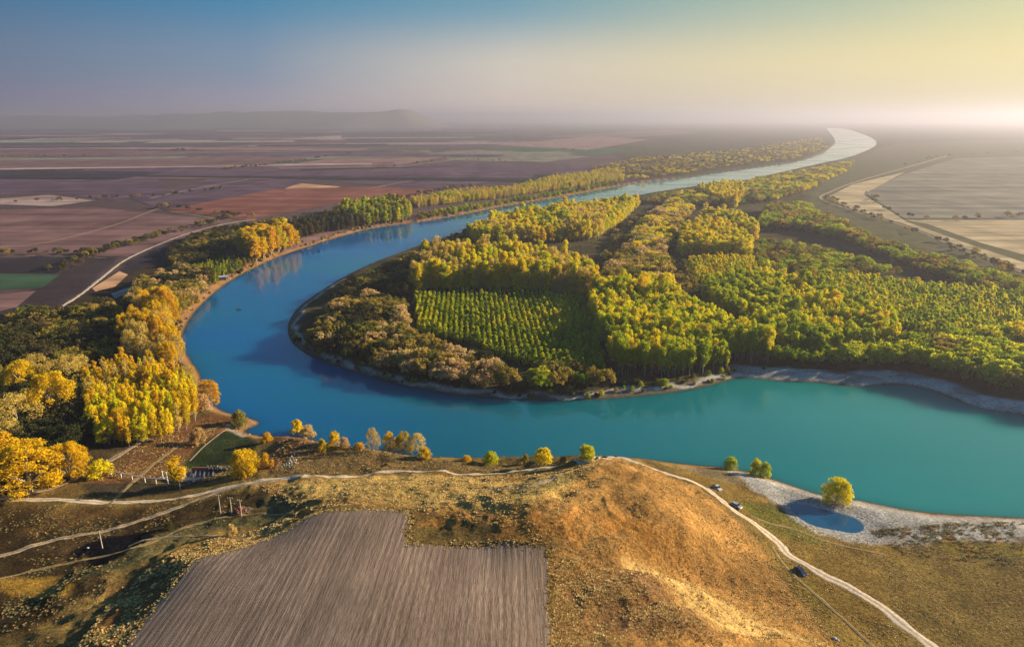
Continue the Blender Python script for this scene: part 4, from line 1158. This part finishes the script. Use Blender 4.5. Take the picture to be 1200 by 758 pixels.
def scatter(px, n, size, pick, thr=.0, sc=6.0):
    P = poly(px); x0, y0 = P.min(0); x1, y1 = P.max(0); out = []
    X, Y = RNG.uniform(x0, x1, n * 3), RNG.uniform(y0, y1, n * 3)
    m = inside(P, X, Y) & ~inside(FIELD, X, Y) & (fbm(X / sc, Y / sc, 3) > thr + RNG.normal(size=len(X)) * .09)
    m &= dist_line(ROADL, X, Y, closed=False, lim=4) > 2.0
    m &= ~inside(BURNT, X, Y) & ~inside(LAWN, X, Y)
    X, Y = X[m][:n], Y[m][:n]; Z = T(X, Y)
    for x, y, z in zip(X, Y, Z):
        s = size * random.uniform(.5, 1.4)
        out.append((x, y, z, random.uniform(0, 6.28), s, s * random.uniform(.5, .9), random.choice(pick)))
    return out
ROADL = catmull([hit(u, v)[:2] for u, v in [(0,584),(150,588),(270,570),(400,558),(470,552),(600,552),(690,540),(716,536.5),(785,556),(838,580),(880,610),(928,652),(1010,697),(1100,765)]], 6)
tp = []
tp += scatter([(300,570),(470,558),(690,545),(720,540),(790,562),(850,592),(905,650),(985,758),(655,758),(643,642),(480,598),(370,598)], 9000, .30, [0, 0, 1, 1, 2], .46)
tp += scatter([(650,650),(740,668),(850,758),(652,758)], 3000, .32, [0, 1, 2, 2], .48, 4)
tp += scatter([(90,758),(140,690),(220,640),(350,600),(330,628),(228,653),(145,758)], 3600, .34, [0, 0, 2, 2, 3], .46, 4)
tp += scatter([(0,592),(250,580),(300,600),(160,640),(90,758),(0,758)], 2600, .32, [2, 3, 3], .52)
tp += scatter([(840,570),(1000,630),(1200,650),(1200,758),(985,758),(905,660)], 4500, .24, [0, 2, 3, 0], .5)
tp += scatter([(100,560),(200,500),(280,492),(300,550),(200,570)], 2500, .32, [2, 2, 3, 1], .45)
tp += scatter([(310,552),(345,508),(500,540),(690,540),(600,552),(400,556)], 3500, .32, [0, 2, 2, 3], .45)
for _k in range(1500):
    _i = random.randrange(len(FIELD)); _a, _b = FIELD[_i], FIELD[(_i + 1) % len(FIELD)]; _f = random.random()
    _x, _y = _a * (1 - _f) + _b * _f + RNG.normal(size=2) * .7
    if _y > 60: tp.append((_x, _y, float(T(_x, _y)) + .08, random.uniform(0, 6.28), .34, random.uniform(.15, .3), random.choice([0, 2, 3])))
tp += scatter([(1020,622),(1200,612),(1200,665),(1060,650)], 700, .5, [3, 3, 2], .5, 4)
gn_mass('dry_grass', tp, tm)

# ------------------------------------------------------------------ vehicles
PAINT = {k: simple_mat(k + '_paint', c, .28, .05, 1, .5) for k, c in {'navy': (.015, .025, .07), 'silver': (.28, .29, .31), 'white': (.48, .47, .45), 'black': (.02, .02, .022)}.items()}
GLASS = simple_mat('tinted_glass', (.02, .03, .04), .08, .1, 1, .6)
TYRE = simple_mat('tyre_rubber', (.02, .02, .02), .9, .2); RIM = simple_mat('steel_rim', (.5, .5, .5), .35, .1, 3, .5, .8)
LAMP = simple_mat('clear_lamp', (.8, .8, .75), .15, .05); RED = simple_mat('red_lamp', (.4, .02, .02), .2, .05)
def car(u, v, head, paint, label, pickup=False):
    x, y, z = hit(u, v)
    r = empty('parked_car' if not pickup else 'parked_pickup', (x, y, z + .02), head)
    body = [(-2.2, .35), (-2.2, .85), (-2.05, 1.0), (-1.2, 1.05), (1.0, 1.0), (2.0, .85), (2.2, .65), (2.2, .35)]
    cab = [(-1.9, 1.0), (-1.55, 1.5), (.25, 1.52), (1.0, 1.0)] if not pickup else [(-.55, 1.0), (-.45, 1.6), (.45, 1.6), (1.05, 1.0)]
    MB().prism(body, -.88, .88).build('body', paint, r)
    MB().prism(cab, -.76, .76).build('window_glass', GLASS, r)
    a, b = cab[1], cab[2]
    MB().box((a[0] + b[0]) / 2, 0, a[1] + .03, b[0] - a[0] + .1, 1.46, .06).build('roof', paint, r)
    for sx in (-1.4, 1.4):
        for sy in (-.84, .84):
            w = MB().tube([(sx, sy - .1, .34), (sx, sy + .1, .34)], .34, 14).build('wheel', TYRE, r)
            MB().tube([(sx, sy - .112, .34), (sx, sy + .112, .34)], .19, 10).build('rim', RIM, w)
    for sy in (-.62, .62):
        MB().box(2.2, sy, .72, .06, .34, .14).build('headlight', LAMP, r); MB().box(-2.2, sy, .8, .06, .3, .16).build('tail_light', RED, r)
    if pickup: MB().box(-1.4, 0, 1.06, 1.3, 1.5, .05).build('load_cover', PAINT['black'], r)
    r.scale = (.82, .82, .82)
    tag(r, label, 'car')
    return r
road_dir = lambda u0, v0, u1, v1: math.atan2(hit(u1, v1)[1] - hit(u0, v0)[1], hit(u1, v1)[0] - hit(u0, v0)[0])
car(938, 671, road_dir(934, 666, 944, 674) , PAINT['navy'], 'dark blue car parked on the grass beside the gravel road')
car(863, 594, road_dir(855, 588, 872, 600), PAINT['silver'], 'silver car on the verge where the gravel road comes down the hill')
car(840, 573, road_dir(830, 568, 850, 580), PAINT['white'], 'white pickup on the upper verge behind the silver car', True)

# ------------------------------------------------------------------ poles
WOOD_P = simple_mat('weathered_pole', (.36, .31, .25), .85, .2, 3); CERAM = simple_mat('pale_ceramic', (.7, .68, .62), .4, .1); STEEL = simple_mat('galvanised_steel', (.45, .45, .44), .5, .1, 3, .5, .6)
def pole(u, v, hp, label, arm=True, lamp=False):
    x, y, z = hit(u, v); r_ = math.sqrt(x*x + y*y + (CAM_H - z) ** 2); H = hp * r_ / FPX / (math.hypot(x, y) / r_)
    r = empty('utility_pole', (x, y, z), random.uniform(-.3, .3))
    MB().tube([(0, 0, -.2), (0, 0, H)], [.17, .11], 8).build('pole', WOOD_P, r)
    if arm:
        cr = MB().box(0, 0, H - .35, 1.5, .12, .14).build('crossarm', WOOD_P, r)
        for q in (-.65, 0, .65): MB().tube([(q, 0, H - .28), (q, 0, H - .02)], [.06, .03], 6).build('insulator', CERAM, cr)
    else:
        MB().tube([(0, 0, H - .1), (.5, 0, H + .1), (1.0, 0, H + .08)], .05, 6).build('lamp_arm', STEEL, r)
        MB().box(1.1, 0, H + .04, .5, .2, .12).build('lamp_head', STEEL, r)
    tag(r, label, 'pole', 'poles by the tracks')
pole(258.5, 601, 19, 'pale wooden pole by the dirt track, farthest from the rubble heap')
pole(272, 604, 19, 'pale wooden pole between its twin and the rubble heap')
pole(283, 604.5, 17, 'pale pole standing against the reddish rubble heap')
pole(120, 642, 17, 'single pale pole at the rim of the burnt hollow', arm=False)

# ------------------------------------------------------------------ small structures by the ruin
WHITE = simple_mat('white_plaster', (.52, .49, .43), .8, .15, 1.2); STONE = simple_mat('grey_masonry', (.13, .115, .10), .9, .35, 1.5); BRICK = simple_mat('reddish_masonry', (.20, .075, .045), .9, .35, 2.0)
SLATE = simple_mat('dark_slate', (.04, .045, .06), .7, .3, 1.5); PLANK = simple_mat('grey_planks', (.33, .29, .25), .8, .25, 4)
# raised pipe on white posts
Pp = [hit(u, v) for u, v in [(130,556),(142,559),(155,562),(170,565),(183,566.5),(197,567)]]
o0 = Vector(Pp[0]); r = empty('raised_pipe', o0)
mb = MB(); mb.tube([tuple(Vector((a, b, max(q[2] for q in Pp) * .4 + c * .6)) - o0 + Vector((0, 0, 1.5))) for a, b, c in Pp], .16, 8); mb.build('pipe', simple_mat('pale_pipe', (.5, .47, .44), .6, .2), r)
for a, b, c in Pp:
    q = Vector((a, b, c)) - o0; top = max(p_[2] for p_ in Pp) * .4 + c * .6 - o0.z + 1.36
    MB().box(q.x, q.y, (q.z - .2 + top) / 2, .28, .28, top - q.z + .2).build('post', WHITE, r)
tag(r, 'long grey pipe carried on short white posts across the hollow', 'pipe')
# white columns
for u, v, s in [(191,561,'leftmost of the three slim white columns left of the lemon tree'),(196,562,'middle one of three slim white columns left of the lemon tree'),(200.5,563,'slim white column closest to the lemon yellow tree'),(227,564,'single white column standing on the ruin wall end')]:
    x, y, z = hit(u, v); r = empty('stone_column', (x, y, z))
    MB().tube([(0, 0, .25), (0, 0, 2.6)], [.22, .18], 10).build('shaft', WHITE, r); MB().box(0, 0, .08, .7, .7, .4).build('plinth', WHITE, r); MB().box(0, 0, 2.68, .56, .56, .2).build('capital', WHITE, r)
    tag(r, s, 'column', 'white columns of the ruin')
# sunken ruin: parallel foundation walls and a white end wall
x, y, z = hit(243, 558); r = empty('sunken_ruin', (x, y, z))
MB().box(0, -.2, -.1, 14, 7.5, .6).build('floor_slab', SLATE, r)
for i in range(9):
    h = .3 + .1 * (i % 3); MB().box(-6 + i * 1.5, 1.2, .4 + h / 2 - .2, .42, 4.2, h, .32).build('foundation_wall', STONE if i % 2 else SLATE, r)
w = MB(); w.box(0, 3.9, .55, 13.6, .5, 1.5); w.build('back_wall', BRICK, r)
rb = MB()
for i in range(60): rb.box(random.uniform(-2, 6.5), random.uniform(2.6, 4.6), 1.05 + random.uniform(0, .5), random.uniform(.2, .6), random.uniform(.2, .6), random.uniform(.2, .6), random.random() * 3, .8)
rb.build('loose_stone', STONE, r)
wm = MB(); wm.box(-7.6, -1.4, .9, .6, 3.6, 2.2, .1); wm.box(-7.5, -3.4, .3, 1.2, 1.2, 1.0, .1); wm.box(-7.6, .2, 2.2, .6, .8, .9, .1, .7); wm.build('end_wall', WHITE, r)
tag(r, 'sunken dark ruin of parallel foundation walls with a white end wall', 'ruin')
# rubble heap by the poles
x, y, z = hit(282, 600); r = empty('rubble_heap', (x, y, z))
def lump(nx, ny, nz, sx, sy, sz, n=150, br=BRICK, name='broken_masonry'):
    m = MB()
    for i in range(n):
        a, q = random.uniform(0, 6.28), random.random() ** .6
        h = (1 - q * q) * sz * random.uniform(.3, 1)
        m.box(nx + sx * q * math.cos(a), ny + sy * q * math.sin(a), nz + h * .6, random.uniform(.25, .9), random.uniform(.25, .9), random.uniform(.2, .6) + h * .6, random.random() * 3, .75)
    return m.build(name, br, r)
lump(0, 0, 0, 2.6, 2.0, 1.8); lump(1.8, .6, 0, 1.8, 1.4, 1.3, 60, STONE, 'grey_stone'); 
tag(r, 'heap of reddish broken masonry beside the pale poles', 'rubble')
# beehives on the slope
hive_px = [(351.5,529.5),(349.5,533.5),(350.3,536.5),(347.0,539.3),(346.4,542.5),(345.2,531.5),(345.0,533.5),(342.0,535),(343.2,537),(344.5,540),(340,537.5),(340,539.5),(341.5,541.5),(342.3,543.5),(342,545.5),(338.8,543),(338.8,545.5),(336,543.5),(335.7,545.5),(333,545.5),(330.5,547.2),(339.3,547.5)]
hb_me = None
for i, (u, v) in enumerate(hive_px):
    x, y, z = hit(u, v)
    if hb_me is None:
        r = empty('beehive', (x, y, z), .3)
        bo = MB().box(0, 0, .30, .46, .42, .42).build('hive_box', WHITE, r)
        lo = MB().box(0, 0, .54, .54, .50, .06).build('lid', PAINT['silver'], r)
        so = MB().box(0, 0, .03, .4, .4, .14, 0, .8).build('stand', PLANK, r)
        hb_me = (r, bo, lo, so)
    else:
        r = hb_me[0].copy(); COL.objects.link(r); r.location = (x, y, z); r.rotation_euler = (0, 0, random.uniform(-.3, .8))
        for q in hb_me[1:]:
            c_ = q.copy(); COL.objects.link(c_); c_.parent = r
    r.scale = (.8, .8, .8)
    tag(r, 'small white beehive in the slanting double row on the brown slope', 'beehive', 'white beehives on the brown slope')
# riverside shed and boat, pale boulders
x, y, z = hit(262, 327.5)
r = empty('riverside_shed', (x, y, z), .5)
MB().box(0, 0, 1.1, 6.4, 3.4, 2.3).build('wall', SLATE, r)
rf = MB().prism([(-2.1, 2.2), (0, 3.2), (2.1, 2.2), (0, 2.35)], -3.4, 3.4).build('roof', PAINT['silver'], r); rf.rotation_euler = (0, 0, math.pi / 2)
d_ = MB().box(2.2, -1.72, 1.0, .9, .06, 1.9).build('door', PLANK, r); MB().box(-1.2, -1.72, 1.4, 1.0, .06, .8).build('window', GLASS, r)
tag(r, 'long dark shed with a pale roof behind the clay river bank', 'shed')
x, y = unproj(280, 363, 0)
r = empty('rowing_boat', (x, y, .05), -.5)
hull = MB(); prof = [(-2.2, .25, .75), (-1.2, .1, .95), (0, .05, 1.0), (1.2, .12, .8), (2.3, .5, .08)]
for i, (px_, zb, w_) in enumerate(prof):
    hull.V += [(px_, -.8 * w_, .55), (px_, -.45 * w_, zb - .15), (px_, .45 * w_, zb - .15), (px_, .8 * w_, .55), (px_, .70 * w_, .52), (px_, 0, zb), (px_, -.70 * w_, .52)]
    if i:
        for k in range(7): a = (i - 1) * 7; hull.F.append((a + k, a + (k + 1) % 7, a + 7 + (k + 1) % 7, a + 7 + k))
hull.F.append((0, 1, 2, 3)); hull.build('hull', simple_mat('dark_boat_wood', (.05, .04, .035), .6), r)
for q in (-1.0, .5): MB().box(q, 0, .42, .28, 1.2, .05).build('bench', PLANK, r)
tag(r, 'small dark rowing boat alone on the blue river', 'boat')
def rock_mesh(seed):
    rng = np.random.default_rng(seed)
    import bmesh
    bm = bmesh.new(); bmesh.ops.create_icosphere(bm, subdivisions=2, radius=1)
    off = rng.random(3) * 9
    for v_ in bm.verts:
        k = 1 + .5 * (float(vnoise(np.array(v_.co.x * 1.3 + off[0]), np.array(v_.co.y * 1.3 + v_.co.z + off[1]))) - .5)
        v_.co *= k; v_.co.z *= .62
    me = bpy.data.meshes.new('boulder'); bm.to_mesh(me); bm.free(); me.materials.append(BOULD); return me
BOULD = simple_mat('pale_rock', (.34, .31, .27), .9, .3, 2)
for (u, v, s, lab) in [(978,748,.55,'pale boulder at the foot of the bright ridge, larger of two'),(981.5,750,.42,'pale boulder at the foot of the bright ridge, smaller of two'),(103,642,.45,'small white stone left of the single pole'),(198,507,.9,'pale boulder on the red brown slope above the faint track'),(224,512,.6,'white stone next to the brownish bush on the slope'),(292,509,.5,'white stone on the gravel of the little cove')]:
    x, y, z = hit(u, v)
    o = new_obj('boulder', rock_mesh(int(u)), None, (x, y, z + .1 * s)); o.scale = (s, s * .9, s); tag(o, lab, 'rock')
# dark rocks by the crest, eroded outcrop
for i, (u, v) in enumerate([(697,537.5),(700,536.4),(709,534.6),(711,534.4),(722,534.4)]):
    x, y, z = hit(u, v + 1)
    o = new_obj('boulder', rock_mesh(50 + i), None, (x, y, z + .2)); o.scale = [(.8, .5, .4), (.5, .5, .6), (1.0, .6, .5), (.45, .4, .4), (.7, .8, .5)][i]
    o.data.materials[0] = SLATE
    tag(o, 'grey rock in the short line along the outer edge of the hilltop road', 'rock', 'grey rocks at the hilltop road')
